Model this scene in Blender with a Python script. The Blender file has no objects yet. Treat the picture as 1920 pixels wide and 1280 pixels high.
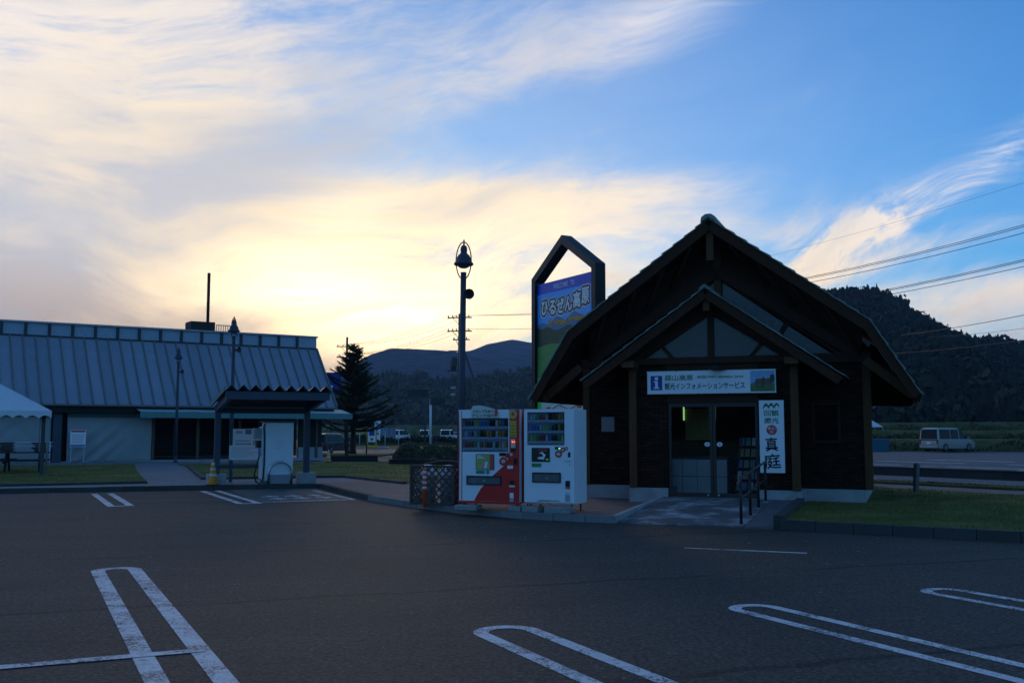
import bpy, bmesh, math, random
from mathutils import Vector, Matrix, noise as mnoise
R = math.radians
SC = bpy.context.scene
COL = SC.collection
random.seed(7)

# ---------------------------------------------------------------- camera
CAM_H, FPX, HORIZON = 1.65, 1880.0, 808.0
PITCH = math.atan((HORIZON - 640) / FPX)
cam_data = bpy.data.cameras.new('camera')
cam = bpy.data.objects.new('camera', cam_data)
COL.objects.link(cam)
cam.location = (0, 0, CAM_H)
cam.rotation_euler = (R(90) + PITCH, 0, 0)
cam_data.sensor_width = 36
cam_data.lens = 36 * FPX / 1920
cam_data.clip_start = 0.05
cam_data.clip_end = 20000
SC.camera = cam

# ---------------------------------------------------------------- node helper: arithmetic on sockets
class S:
    tree = None
    def __init__(self, sock): self.s = sock
    @staticmethod
    def put(node, i, v):
        if isinstance(v, S): S.tree.links.new(v.s, node.inputs[i])
        elif v is not None: node.inputs[i].default_value = v
    @staticmethod
    def math(op, a, b=None, c=None, clamp=False):
        n = S.tree.nodes.new('ShaderNodeMath'); n.operation = op; n.use_clamp = clamp
        S.put(n, 0, a); S.put(n, 1, b); S.put(n, 2, c)
        return S(n.outputs[0])
    def __add__(a, b): return S.math('ADD', a, b)
    __radd__ = __add__
    def __sub__(a, b): return S.math('SUBTRACT', a, b)
    def __rsub__(a, b): return S.math('SUBTRACT', b, a)
    def __mul__(a, b): return S.math('MULTIPLY', a, b)
    __rmul__ = __mul__
    def __truediv__(a, b): return S.math('DIVIDE', a, b)
    def __rtruediv__(a, b): return S.math('DIVIDE', b, a)
    def __pow__(a, b): return S.math('POWER', a, b)
    def clamp(a): return S.math('ADD', a, 0.0, clamp=True)
def sexp(a): return S.math('POWER', math.e, a)
def smooth(a, lo, hi):
    n = S.tree.nodes.new('ShaderNodeMapRange'); n.interpolation_type = 'SMOOTHSTEP'
    S.put(n, 0, a); n.inputs[1].default_value = lo; n.inputs[2].default_value = hi
    return S(n.outputs[0])
def sxyz(v):
    n = S.tree.nodes.new('ShaderNodeSeparateXYZ'); S.put(n, 0, v)
    return [S(o) for o in n.outputs]
def cxyz(x, y, z=0.0):
    n = S.tree.nodes.new('ShaderNodeCombineXYZ'); S.put(n, 0, x); S.put(n, 1, y); S.put(n, 2, z)
    return S(n.outputs[0])
def noise(v, scale=5.0, detail=4.0, rough=0.5, dist=0.0, color=False):
    n = S.tree.nodes.new('ShaderNodeTexNoise')
    if v is not None: S.put(n, 0, v)
    n.inputs['Scale'].default_value = scale; n.inputs['Detail'].default_value = detail
    n.inputs['Roughness'].default_value = rough; n.inputs['Distortion'].default_value = dist
    return S(n.outputs[1 if color else 0])
def voronoi(v, scale=5.0, feature='F1', out=0, rnd=1.0):
    n = S.tree.nodes.new('ShaderNodeTexVoronoi'); n.feature = feature
    if v is not None: S.put(n, 'Vector', v)
    n.inputs['Scale'].default_value = scale
    n.inputs['Randomness'].default_value = rnd
    return S(n.outputs[out])
def mix(f, a, b, blend='MIX'):
    n = S.tree.nodes.new('ShaderNodeMix'); n.data_type = 'RGBA'; n.blend_type = blend
    def c(v): return v if isinstance(v, S) else (*v[:3], 1.0)
    S.put(n, 0, f); S.put(n, 6, c(a)); S.put(n, 7, c(b))
    return S(n.outputs[2])
def cscale(c, k):
    n = S.tree.nodes.new('ShaderNodeVectorMath'); n.operation = 'SCALE'
    S.put(n, 0, c if isinstance(c, S) else tuple(c[:3])); S.put(n, 3, k)
    return S(n.outputs[0])
def cadd(a, b):
    n = S.tree.nodes.new('ShaderNodeVectorMath'); n.operation = 'ADD'
    S.put(n, 0, a); S.put(n, 1, b)
    return S(n.outputs[0])

# ---------------------------------------------------------------- sky: a low sun behind thin evening cloud
SUN_AZ, SUN_EL = -0.205, 0.125          # radians, azimuth from +Y towards +X
world = bpy.data.worlds.new('World'); SC.world = world; world.use_nodes = True
T = S.tree = world.node_tree; T.nodes.clear()
w_out = T.nodes.new('ShaderNodeOutputWorld'); w_bg = T.nodes.new('ShaderNodeBackground')
T.links.new(w_bg.outputs[0], w_out.inputs[0])
w_bg.inputs['Strength'].default_value = 0.1
world.cycles.sampling_method = 'MANUAL'; world.cycles.sample_map_resolution = 512
sky = T.nodes.new('ShaderNodeTexSky'); sky.sky_type = 'NISHITA'; sky.sun_disc = False
sky.sun_elevation = SUN_EL; sky.sun_rotation = SUN_AZ
sky.air_density = 1.0; sky.dust_density = 0.15; sky.ozone_density = 3.5
tc = T.nodes.new('ShaderNodeTexCoord')
dx, dy, dz = sxyz(S(tc.outputs['Generated']))
az = S.math('ARCTAN2', dx, dy)
el = S.math('ARCSINE', dz)
def blob(a0, e0, sa, se, tilt=0.0):
    ct, st = math.cos(tilt), math.sin(tilt)
    da, de = az - a0, el - e0
    u = (da * ct + de * st) / sa; v = (de * ct - da * st) / se
    return sexp((u * u + v * v) * -1.0)
# one sheet of cirrus at a constant height, streaked by the wind, broken by smaller turbulence
wv = cxyz(dx, dy, dz)
warp = noise(wv, 3.2, 2.0, 0.5, 0.0, True)
wx, wy, wz = sxyz(warp)
sa = az + (wx - 0.5) * 0.34; se = el + (wy - 0.5) * 0.16
tl = 0.2
su = sa * math.cos(tl) + se * math.sin(tl); sv = se * math.cos(tl) - sa * math.sin(tl)
streak = noise(cxyz(su * 2.0, sv * 13.0, dz), 1.6, 5.0, 0.6)
streak2 = noise(cxyz(sa * 1.7, se * 17.0, 3.7), 1.9, 5.0, 0.62)
puff = noise(cxyz(sa * 3.0, se * 6.0, 9.1), 2.4, 4.0, 0.58)
def ramp_to(v, lo, hi): return smooth(v, lo, hi)
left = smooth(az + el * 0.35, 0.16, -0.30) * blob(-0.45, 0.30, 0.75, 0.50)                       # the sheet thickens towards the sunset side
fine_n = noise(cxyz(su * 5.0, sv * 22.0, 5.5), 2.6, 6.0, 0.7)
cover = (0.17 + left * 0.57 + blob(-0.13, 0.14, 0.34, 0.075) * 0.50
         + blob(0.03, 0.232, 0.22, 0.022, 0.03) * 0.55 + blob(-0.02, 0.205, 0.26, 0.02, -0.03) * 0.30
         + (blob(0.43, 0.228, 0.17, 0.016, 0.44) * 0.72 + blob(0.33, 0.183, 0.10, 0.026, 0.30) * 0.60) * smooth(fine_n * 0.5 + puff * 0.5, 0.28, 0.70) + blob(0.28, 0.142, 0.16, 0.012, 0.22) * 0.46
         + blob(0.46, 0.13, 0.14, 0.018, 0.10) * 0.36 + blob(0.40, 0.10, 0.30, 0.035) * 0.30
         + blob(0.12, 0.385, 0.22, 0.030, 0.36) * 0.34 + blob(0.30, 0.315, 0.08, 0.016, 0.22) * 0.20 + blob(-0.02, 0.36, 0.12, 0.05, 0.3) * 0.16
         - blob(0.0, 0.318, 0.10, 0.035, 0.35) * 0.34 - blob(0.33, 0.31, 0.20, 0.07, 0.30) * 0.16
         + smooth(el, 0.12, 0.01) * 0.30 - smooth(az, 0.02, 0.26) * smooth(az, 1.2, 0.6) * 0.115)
amp = 0.30 + cover * 0.80
dens = cover + ((streak - 0.5) * 0.95 + (streak2 - 0.5) * 0.75 + (puff - 0.5) * 0.30 + (fine_n - 0.5) * 1.15) * amp
dens = smooth(dens, 0.04, 0.80)
dens = dens + (1.0 - dens) * blob(-0.05, 0.25, 0.42, 0.22) * 0.26
thick = (blob(-0.50, 0.11, 0.17, 0.075, 0.1) * 0.95 + blob(-0.33, 0.215, 0.15, 0.035, 0.55) * 0.42 + blob(-0.46, 0.20, 0.10, 0.03, 0.2) * 0.40
         + blob(-0.27, 0.085, 0.09, 0.03) * 0.40 + blob(-0.55, 0.43, 0.11, 0.05) * 0.62 + blob(-0.16, 0.285, 0.13, 0.05, 0.5) * 0.46 + blob(-0.12, 0.385, 0.10, 0.03, 0.3) * 0.2)
shade = smooth(thick + 0.19 + (puff - 0.5) * 1.3 + (streak - 0.5) * 1.5 + (streak2 - 0.5) * 0.9 + (fine_n - 0.5) * 0.5, 0.10, 0.95)
near_sun = blob(SUN_AZ, 0.14, 0.98, 0.64)
glow = blob(-0.165, 0.112, 0.13, 0.042) * 1.25 + blob(-0.08, 0.165, 0.24, 0.06) * 0.24 + blob(-0.19, 0.19, 0.08, 0.04, 0.5) * 0.16
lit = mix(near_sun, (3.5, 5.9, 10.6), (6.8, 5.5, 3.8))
dim = mix(near_sun, (3.2, 4.1, 5.6), (4.0, 4.0, 4.25))
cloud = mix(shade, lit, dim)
low = smooth(el, 0.17, 0.05)
cloud = mix(low * blob(SUN_AZ + 0.03, 0.06, 0.34, 0.20) * 0.9, cloud, (8.8, 5.3, 1.9))
cloud = mix(smooth(el, 0.30, 0.12) * blob(0.22, 0.12, 0.55, 0.3) * (1.0 - shade * 0.6) * 0.75, cloud, (7.4, 5.9, 3.9))
cloud = mix(shade * smooth(el, 0.20, 0.06) * 0.9, cloud, (3.0, 2.5, 2.15))
cloud = cadd(cloud, cscale((12.5, 9.6, 4.8), glow * (1.0 - shade * 0.75) * smooth(streak2 * 0.6 + fine_n * 0.3 + puff * 0.3, 0.38, 0.78) * 1.25))
blue = mix(1.0, S(sky.outputs[0]), (0.37, 0.91, 1.28), 'MULTIPLY')
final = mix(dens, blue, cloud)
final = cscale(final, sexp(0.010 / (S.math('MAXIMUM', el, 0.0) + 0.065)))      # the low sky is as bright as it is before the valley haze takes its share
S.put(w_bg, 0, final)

# ---------------------------------------------------------------- sun: veiled by the cloud, just above the hills
sun_data = bpy.data.lights.new('sun', 'SUN')
sun_data.energy = 0.3; sun_data.angle = R(12); sun_data.color = (1.0, 0.72, 0.42)
sun = bpy.data.objects.new('sun', sun_data); COL.objects.link(sun)
sun_dir = Vector((math.sin(SUN_AZ) * math.cos(SUN_EL), math.cos(SUN_AZ) * math.cos(SUN_EL), math.sin(SUN_EL)))
sun.rotation_euler = sun_dir.to_track_quat('Z', 'Y').to_euler()
sun.location = (0, 0, 50)

VS = SC.view_settings
VS.view_transform = 'Standard'; VS.look = 'None'; VS.exposure = 0.72; VS.gamma = 1.0; VS.use_curve_mapping = False
SC.cycles.max_bounces = 6; SC.cycles.transparent_max_bounces = 12
SC.cycles.use_adaptive_sampling = True
SC.cycles.use_denoising = True

# ================================================================ helpers
def tag(o, label=None, cat=None, group=None, kind=None):
    if label: o['label'] = label
    if cat: o['category'] = cat
    if group: o['group'] = group
    if kind: o['kind'] = kind
    return o
def thing(name, label, cat, loc=(0, 0, 0), rotz=0.0, group=None):
    o = bpy.data.objects.new(name, None); COL.objects.link(o)
    o.location = loc; o.rotation_euler = (0, 0, rotz); o.empty_display_size = 0.2
    return tag(o, label, cat, group)
def copy_tree(o, parent=None):
    c = o.copy(); COL.objects.link(c); c.parent = parent
    for ch in list(o.children): copy_tree(ch, c)
    return c
def link(name, me, mat=None, parent=None):
    o = bpy.data.objects.new(name, me); COL.objects.link(o)
    if mat is not None and not me.materials: me.materials.append(mat)
    o.parent = parent
    return o
class MB:
    """collects shapes, builds ONE mesh object"""
    def __init__(self): self.v = []; self.f = []; self.mi = []; self.cur = 0
    def add(self, vs, fs):
        b = len(self.v); self.v += [tuple(p) for p in vs]
        for f in fs: self.f.append(tuple(i + b for i in f)); self.mi.append(self.cur)
        return self
    def box(self, x0, y0, z0, x1, y1, z1):
        if x0 > x1: x0, x1 = x1, x0
        if y0 > y1: y0, y1 = y1, y0
        if z0 > z1: z0, z1 = z1, z0
        return self.add([(x0,y0,z0),(x1,y0,z0),(x1,y1,z0),(x0,y1,z0),(x0,y0,z1),(x1,y0,z1),(x1,y1,z1),(x0,y1,z1)],
                        [(0,3,2,1),(4,5,6,7),(0,1,5,4),(1,2,6,5),(2,3,7,6),(3,0,4,7)])
    def beam(self, p, q, w, h, up=(0, 0, 1)):
        p, q = Vector(p), Vector(q); d = (q - p).normalized(); u = Vector(up)
        s = d.cross(u)
        if s.length < 1e-4: s = d.cross(Vector((1, 0, 0)))
        s.normalize(); u = s.cross(d).normalized()
        a, b = s * w / 2, u * h / 2
        vs = [p-a-b, p+a-b, p+a+b, p-a+b, q-a-b, q+a-b, q+a+b, q-a+b]
        return self.add(vs, [(0,3,2,1),(4,5,6,7),(0,1,5,4),(1,2,6,5),(2,3,7,6),(3,0,4,7)])
    def prism(self, poly, axis, a, b):
        """poly: 2-D points; axis 'y': poly is (x,z); 'x': (y,z); 'z': (x,y)"""
        def pt(p, t):
            return (p[0], t, p[1]) if axis == 'y' else (t, p[0], p[1]) if axis == 'x' else (p[0], p[1], t)
        n = len(poly)
        vs = [pt(p, a) for p in poly] + [pt(p, b) for p in poly]
        fs = [tuple(range(n - 1, -1, -1)), tuple(range(n, 2 * n))]
        fs += [(i, (i + 1) % n, (i + 1) % n + n, i + n) for i in range(n)]
        return self.add(vs, fs)
    def sheet(self, poly, z=0.0):
        return self.add([(p[0], p[1], p[2] if len(p) > 2 else z) for p in poly], [tuple(range(len(poly)))])
    def tube(self, pts, r, n=8, cap=True):
        pts = [Vector(p) for p in pts]; rs = r if isinstance(r, (list, tuple)) else [r] * len(pts)
        b = len(self.v); prev = None
        for i, p in enumerate(pts):
            d = (pts[min(i + 1, len(pts) - 1)] - pts[max(i - 1, 0)]).normalized()
            s = d.cross(Vector((0, 0, 1))) if prev is None else prev - d * prev.dot(d)
            if s.length < 1e-4: s = d.cross(Vector((1, 0, 0)))
            s.normalize(); prev = s; t = d.cross(s)
            for k in range(n):
                a = 2 * math.pi * k / n
                self.v.append(tuple(p + (s * math.cos(a) + t * math.sin(a)) * rs[i]))
        for i in range(len(pts) - 1):
            for k in range(n):
                k2 = (k + 1) % n
                self.f.append((b + i*n + k, b + i*n + k2, b + (i+1)*n + k2, b + (i+1)*n + k)); self.mi.append(self.cur)
        if cap:
            self.f.append(tuple(b + k for k in range(n - 1, -1, -1))); self.mi.append(self.cur)
            e = b + (len(pts) - 1) * n
            self.f.append(tuple(e + k for k in range(n))); self.mi.append(self.cur)
        return self
    def lathe(self, prof, n=16, c=(0, 0, 0), axis='z'):
        b = len(self.v)
        for r, z in prof:
            for k in range(n):
                a = 2 * math.pi * k / n; x, y = r * math.cos(a), r * math.sin(a)
                p = (x, y, z) if axis == 'z' else (x, z, y) if axis == 'y' else (z, x, y)
                self.v.append((p[0] + c[0], p[1] + c[1], p[2] + c[2]))
        for i in range(len(prof) - 1):
            for k in range(n):
                k2 = (k + 1) % n
                self.f.append((b + i*n + k, b + i*n + k2, b + (i+1)*n + k2, b + (i+1)*n + k)); self.mi.append(self.cur)
        self.f.append(tuple(b + k for k in range(n - 1, -1, -1))); self.mi.append(self.cur)
        e = b + (len(prof) - 1) * n
        self.f.append(tuple(e + k for k in range(n))); self.mi.append(self.cur)
        return self
    def mesh(self, name):
        me = bpy.data.meshes.new(name); me.from_pydata(self.v, [], self.f)
        bm = bmesh.new(); bm.from_mesh(me); bmesh.ops.recalc_face_normals(bm, faces=bm.faces); bm.to_mesh(me); bm.free()
        return me
    def build(self, name, mat, parent=None, smooth=False, bevel=0.0, normals=True):
        if normals: me = self.mesh(name)
        else: me = bpy.data.meshes.new(name); me.from_pydata(self.v, [], self.f)
        mats = mat if isinstance(mat, (list, tuple)) else [mat]
        for m in mats: me.materials.append(m)
        if len(mats) > 1: me.polygons.foreach_set('material_index', self.mi)
        if smooth: me.polygons.foreach_set('use_smooth', [True] * len(me.polygons))
        o = link(name, me, None, parent)
        if bevel:
            md = o.modifiers.new('bevel', 'BEVEL'); md.width = bevel; md.segments = 2; md.limit_method = 'ANGLE'; md.angle_limit = R(40)
        return o
def smooth_by_angle(o, ang=40):
    me = o.data
    me.polygons.foreach_set('use_smooth', [True] * len(me.polygons))
    bm = bmesh.new(); bm.from_mesh(me)
    for e in bm.edges:
        if len(e.link_faces) == 2 and e.calc_face_angle(0) > R(ang): e.smooth = False
    bm.to_mesh(me); bm.free()
    return o
def pbox(name, mat, parent, *b, bevel=0.0):
    return MB().box(*b).build(name, mat, parent, bevel=bevel)
def ray_dir(px, py):
    c, s = math.cos(PITCH), math.sin(PITCH); x = (px - 960) / FPX; u = (640 - py) / FPX
    return Vector((x, c - u * s, s + u * c))
def G(px, py, z=0.0):                    # where a point of the ground at height z stands
    d = ray_dir(px, py); t = (z - CAM_H) / d.z
    return Vector((0, 0, CAM_H)) + d * t
def P(px, py, Y):                        # a point at the distance Y
    d = ray_dir(px, py)
    return Vector((0, 0, CAM_H)) + d * (Y / d.y)

# ================================================================ materials
MATS = {}
def new_mat(name):
    m = bpy.data.materials.new(name); m.use_nodes = True
    S.tree = m.node_tree
    return m, m.node_tree.nodes['Principled BSDF']
def objco(): return S(S.tree.nodes.new('ShaderNodeTexCoord').outputs['Object'])
def geoco(): return S(S.tree.nodes.new('ShaderNodeNewGeometry').outputs['Position'])
def bump(b, h, strength=0.3, dist=0.01):
    n = S.tree.nodes.new('ShaderNodeBump'); n.inputs['Strength'].default_value = strength; n.inputs['Distance'].default_value = dist
    S.put(n, 'Height', h); S.tree.links.new(n.outputs[0], b.inputs['Normal'])
def M(name, col=(0.5, 0.5, 0.5), rough=0.6, var=0.15, vs=3.0, bmp=0.0, bs=40.0, metal=0.0, spec=0.35, rand=0.0, dirt=0.0, stretch=None, coat=0.0, emit=None):
    if name in MATS: return MATS[name]
    m, b = new_mat(name)
    co = objco()
    if stretch:
        x, y, z = sxyz(co); co = cxyz(x * stretch[0], y * stretch[1], z * stretch[2])
    n = noise(co, vs, 5.0, 0.6)
    k = 1.0 + (n - 0.5) * (2.4 * var)
    if rand:
        oi = S.tree.nodes.new('ShaderNodeObjectInfo')
        k = k * (1.0 + (S(oi.outputs['Random']) - 0.5) * (2 * rand))
    c = cscale(col, k)
    if dirt:
        d = noise(co, vs * 0.6 + 0.7, 6.0, 0.7)
        c = mix(smooth(d, 0.5, 0.78) * dirt, c, (0.05, 0.045, 0.04))
    S.put(b, 'Base Color', c)
    b.inputs['Metallic'].default_value = metal
    b.inputs['Specular IOR Level'].default_value = spec
    S.put(b, 'Roughness', (rough + (n - 0.5) * 0.25).clamp())
    b.inputs['Coat Weight'].default_value = coat
    if bmp: bump(b, noise(co, bs, 4.0, 0.6), bmp, 0.01)
    if emit:
        b.inputs['Emission Color'].default_value = (*emit[:3], 1); b.inputs['Emission Strength'].default_value = emit[3]
    MATS[name] = m
    return m
def glass(name, tint=(0.8, 0.85, 0.85), refl=0.1, rough=0.03):
    if name in MATS: return MATS[name]
    m = bpy.data.materials.new(name); m.use_nodes = True; t = S.tree = m.node_tree; t.nodes.clear()
    o = t.nodes.new('ShaderNodeOutputMaterial'); tr = t.nodes.new('ShaderNodeBsdfTransparent'); gl = t.nodes.new('ShaderNodeBsdfGlossy')
    tr.inputs[0].default_value = (*tint, 1); gl.inputs['Roughness'].default_value = rough
    fr = t.nodes.new('ShaderNodeFresnel'); fr.inputs[0].default_value = 1.5
    w = S(fr.outputs[0]) + refl
    mx = t.nodes.new('ShaderNodeMixShader'); S.put(mx, 0, w.clamp())
    t.links.new(tr.outputs[0], mx.inputs[1]); t.links.new(gl.outputs[0], mx.inputs[2]); t.links.new(mx.outputs[0], o.inputs[0])
    MATS[name] = m
    return m
def mat_asphalt(name, base=0.045, tint=(1.16, 1.0, 0.80)):
    m, b = new_mat(name); co = geoco()
    fine = noise(co, 55.0, 3.0, 0.7); grit = voronoi(co, 70.0); big = noise(co, 0.35, 5.0, 0.6)
    x, y, z = sxyz(co)
    lane = noise(cxyz(x * 0.12 + y * 0.05, y * 0.9 - x * 0.3, 0.0), 1.0, 4.0, 0.6)
    v = base * (1.0 + (fine - 0.5) * 1.5 + (big - 0.5) * 0.7 + (lane - 0.5) * 0.75)
    stone = smooth(grit, 0.16, 0.05) * smooth(noise(co, 23.0, 2.0), 0.5, 0.62)
    v = v + stone * 0.12
    # tar-dark joint lines between paving lanes and a few cracks
    wob = noise(co, 1.3, 3.0, 0.6)
    j = S.math('ABSOLUTE', S.math('FRACT', (y * 0.94 - x * 0.34 + (wob - 0.5) * 0.35) / 4.1) - 0.5)
    joint = smooth(j, 0.018, 0.004) * smooth(noise(co, 0.6, 3.0), 0.38, 0.5)
    stain = smooth(noise(co, 0.8, 6.0, 0.65), 0.6, 0.75)
    v = v * (1.0 - joint * 0.55) * (1.0 - stain * 0.35)
    mid = noise(co, 7.0, 5.0, 0.7); blot = smooth(noise(co, 1.9, 5.0, 0.7), 0.56, 0.68)
    oil = smooth(voronoi(co, 0.55), 0.16, 0.05) * smooth(noise(co, 3.0, 4.0, 0.6), 0.4, 0.6)
    grain = noise(co, 26.0, 3.0, 0.75)
    speck = smooth(voronoi(co, 8.0), 0.13, 0.05) * smooth(noise(co, 5.0, 2.0), 0.48, 0.56)
    v = v * (0.80 + smooth(mid, 0.3, 0.7) * 0.4) * (0.40 + smooth(grain, 0.36, 0.64) * 1.16) + speck * 0.20 * smooth(noise(co, 31.0, 1.0), 0.4, 0.6) * (1.0 + blot * 0.25) * (1.0 - oil * 0.5)
    S.put(b, 'Base Color', cxyz(v * tint[0], v * tint[1], v * tint[2]))
    S.put(b, 'Roughness', 0.82 + (fine - 0.5) * 0.2)
    b.inputs['Specular IOR Level'].default_value = 0.25
    bump(b, fine * 0.6 + smooth(grit, 0.3, 0.0), 0.7, 0.012)
    MATS[name] = m
    return m
def mat_paint(name, wear=0.5, crackw=0.02):
    m, b = new_mat(name); co = geoco()
    cr = voronoi(co, 9.0, 'DISTANCE_TO_EDGE'); cr2 = voronoi(co, 26.0, 'DISTANCE_TO_EDGE')
    w1 = smooth(noise(co, 2.2, 5.0, 0.7), 0.38, 0.62); w2 = noise(co, 38.0, 3.0, 0.7)
    crack = smooth(cr, crackw, crackw * 0.3) * w1
    gone = smooth(w2 + w1 * 0.25, 0.66, 0.78) * wear + crack * 0.8 + smooth(noise(co, 5.0, 6.0, 0.75), 0.57, 0.64) * wear + smooth(noise(co, 17.0, 5.0, 0.75), 0.57, 0.63) * wear * 0.8
    n = noise(co, 12.0, 4.0)
    S.put(b, 'Base Color', mix(gone.clamp(), cscale((0.76, 0.76, 0.76), 0.85 + (n - 0.5) * 0.5), (0.05, 0.05, 0.05)))
    b.inputs['Roughness'].default_value = 0.7; b.inputs['Specular IOR Level'].default_value = 0.3
    bump(b, w2, 0.4, 0.01)
    MATS[name] = m
    return m
def mat_grass(name, a=(0.075, 0.105, 0.022), c=(0.21, 0.18, 0.055)):
    m, b = new_mat(name); co = geoco()
    n1 = noise(co, 0.5, 5.0, 0.65); n2 = noise(co, 9.0, 4.0, 0.7); n3 = noise(co, 60.0, 3.0, 0.7)
    col = mix(smooth(n1 * 0.6 + n2 * 0.4, 0.36, 0.64), a, c)
    col = cscale(col, 0.55 + n3 * 0.9)
    S.put(b, 'Base Color', col); b.inputs['Roughness'].default_value = 0.95; b.inputs['Specular IOR Level'].default_value = 0.08
    bump(b, n3 * 0.6 + n2 * 0.6, 0.9, 0.03)
    MATS[name] = m
    return m
def mat_paver(name, c1, c2, mortar, w=0.22, h=0.11, ang=0.0):
    m, b = new_mat(name); x, y, z = sxyz(geoco())
    ca, sa_ = math.cos(ang), math.sin(ang)
    t = S.tree.nodes.new('ShaderNodeTexBrick')
    S.put(t, 'Vector', cxyz(x * ca + y * sa_, y * ca - x * sa_, 0.0))
    t.inputs['Color1'].default_value = (*c1, 1); t.inputs['Color2'].default_value = (*c2, 1); t.inputs['Mortar'].default_value = (*mortar, 1)
    t.inputs['Scale'].default_value = 1.0; t.inputs['Brick Width'].default_value = w; t.inputs['Row Height'].default_value = h
    t.inputs['Mortar Size'].default_value = 0.006
    big = noise(cxyz(x, y, z), 0.8, 5.0, 0.65); f = noise(cxyz(x, y, z), 30.0, 3.0, 0.6)
    S.put(b, 'Base Color', cscale(S(t.outputs[0]), 0.55 + big * 0.6 + f * 0.3))
    b.inputs['Roughness'].default_value = 0.85; b.inputs['Specular IOR Level'].default_value = 0.2
    bump(b, 1.0 - S(t.outputs[1]) + f * 0.4, 0.5, 0.008)
    MATS[name] = m
    return m
def mat_wallbrick(name, c1, c2, mortar, w=0.21, h=0.065):
    m, b = new_mat(name); x, y, z = sxyz(objco())
    t = S.tree.nodes.new('ShaderNodeTexBrick'); S.put(t, 'Vector', cxyz(x + y, z, 0.0))
    t.inputs['Color1'].default_value = (*c1, 1); t.inputs['Color2'].default_value = (*c2, 1); t.inputs['Mortar'].default_value = (*mortar, 1)
    t.inputs['Scale'].default_value = 1.0; t.inputs['Brick Width'].default_value = w; t.inputs['Row Height'].default_value = h; t.inputs['Mortar Size'].default_value = 0.007
    f = noise(cxyz(x, y, z), 14.0, 5.0, 0.7)
    S.put(b, 'Base Color', cscale(S(t.outputs[0]), 0.4 + f * 1.2))
    b.inputs['Roughness'].default_value = 0.9; b.inputs['Specular IOR Level'].default_value = 0.1
    bump(b, (1.0 - S(t.outputs[1])) + f * 0.8, 0.8, 0.02)
    MATS[name] = m
    return m
def mat_leaf(name, a, b_, rough=0.75):
    m, b = new_mat(name); co = geoco()
    oi = S.tree.nodes.new('ShaderNodeNewGeometry')
    n = noise(co, 1.7, 3.0, 0.6); r = S(oi.outputs['Random Per Island'])
    S.put(b, 'Base Color', mix((n * 0.6 + r * 0.5 - 0.05).clamp(), a, b_))
    b.inputs['Roughness'].default_value = rough; b.inputs['Specular IOR Level'].default_value = 0.15
    MATS[name] = m
    return m
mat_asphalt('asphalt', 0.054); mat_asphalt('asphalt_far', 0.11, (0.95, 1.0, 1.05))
mat_paint('line_paint', 0.7, 0.035); mat_paint('line_paint_worn', 0.85, 0.05)
mat_grass('lawn'); mat_grass('field', (0.05, 0.07, 0.022), (0.13, 0.12, 0.05))
mat_paver('paver_red', (0.21, 0.155, 0.14), (0.17, 0.135, 0.125), (0.08, 0.072, 0.068), ang=R(-21.5))
mat_paver('paver_grey', (0.23, 0.23, 0.23), (0.17, 0.175, 0.18), (0.09, 0.09, 0.09), ang=R(25))
mat_wallbrick('wall_brick', (0.055, 0.025, 0.014), (0.022, 0.012, 0.008), (0.008, 0.006, 0.005))
WOOD = M('dark_wood', (0.062, 0.028, 0.016), 0.75, 0.3, 2.0, 0.4, 30, spec=0.12, stretch=(4, 4, 0.6))
WOODL = M('post_wood', (0.11, 0.05, 0.022), 0.75, 0.35, 2.5, 0.4, 30, spec=0.15, stretch=(6, 6, 0.5))
SHINGLE = M('green_shingle', (0.17, 0.23, 0.20), 0.75, 0.3, 4, 0.5, 60, rand=0.25)
CONC = M('concrete', (0.36, 0.36, 0.35), 0.85, 0.25, 2.2, 0.4, 35, dirt=0.4)
CONCD = M('kerb_concrete', (0.058, 0.058, 0.054), 0.88, 0.3, 2.5, 0.5, 30, dirt=0.6, rand=0.15)
WHITE = M('white_enamel', (0.80, 0.81, 0.82), 0.35, 0.03, 2, spec=0.5, dirt=0.05)
SIGNW = M('sign_white', (0.80, 0.80, 0.80), 0.45, 0.03, 2)
RED = M('red_enamel', (0.60, 0.018, 0.012), 0.35, 0.06, 2, spec=0.5)
BLACK = M('black_plastic', (0.012, 0.012, 0.013), 0.5, 0.1)
STEEL = M('stainless', (0.55, 0.55, 0.56), 0.3, 0.1, 6, metal=1.0)
NAVY = M('slate_paint', (0.055, 0.07, 0.095), 0.5, 0.15, 3, dirt=0.2)
POLE = M('pole_paint', (0.045, 0.055, 0.075), 0.5, 0.15, 3, dirt=0.2)
GLASS = glass('window_glass', (0.96, 0.97, 0.97), 0.01); GLASSD = glass('display_glass', (0.92, 0.94, 0.95), 0.02, 0.02)
GLASSG = M('gable_glass', (0.085, 0.08, 0.078), 0.25, 0.15, 1.5, spec=0.4)

TEXT_N = [0]
def text_mesh(body, height, bold=0.0, width=None):
    cu = bpy.data.curves.new('t', 'FONT'); cu.body = body; cu.size = 1.0; cu.offset = bold; cu.align_x = 'CENTER'; cu.resolution_u = 2
    o = bpy.data.objects.new('t', cu); COL.objects.link(o)
    dg = bpy.context.evaluated_depsgraph_get(); dg.update()
    me = bpy.data.meshes.new_from_object(o.evaluated_get(dg))
    bpy.data.objects.remove(o); bpy.data.curves.remove(cu)
    xs = [v.co.x for v in me.vertices]; ys = [v.co.y for v in me.vertices]
    cx, cy, w, h = (max(xs)+min(xs))/2, (max(ys)+min(ys))/2, max(xs)-min(xs), max(ys)-min(ys)
    k = height / h; kx = width / w if width else k
    if bold > 0.06:
        k = height / (h - 2 * bold); kx = width / (w - 2 * bold) if width else k
    for v in me.vertices: v.co = ((v.co.x - cx) * kx, 0.0, (v.co.y - cy) * k)
    me.materials.clear()
    return me
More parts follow.
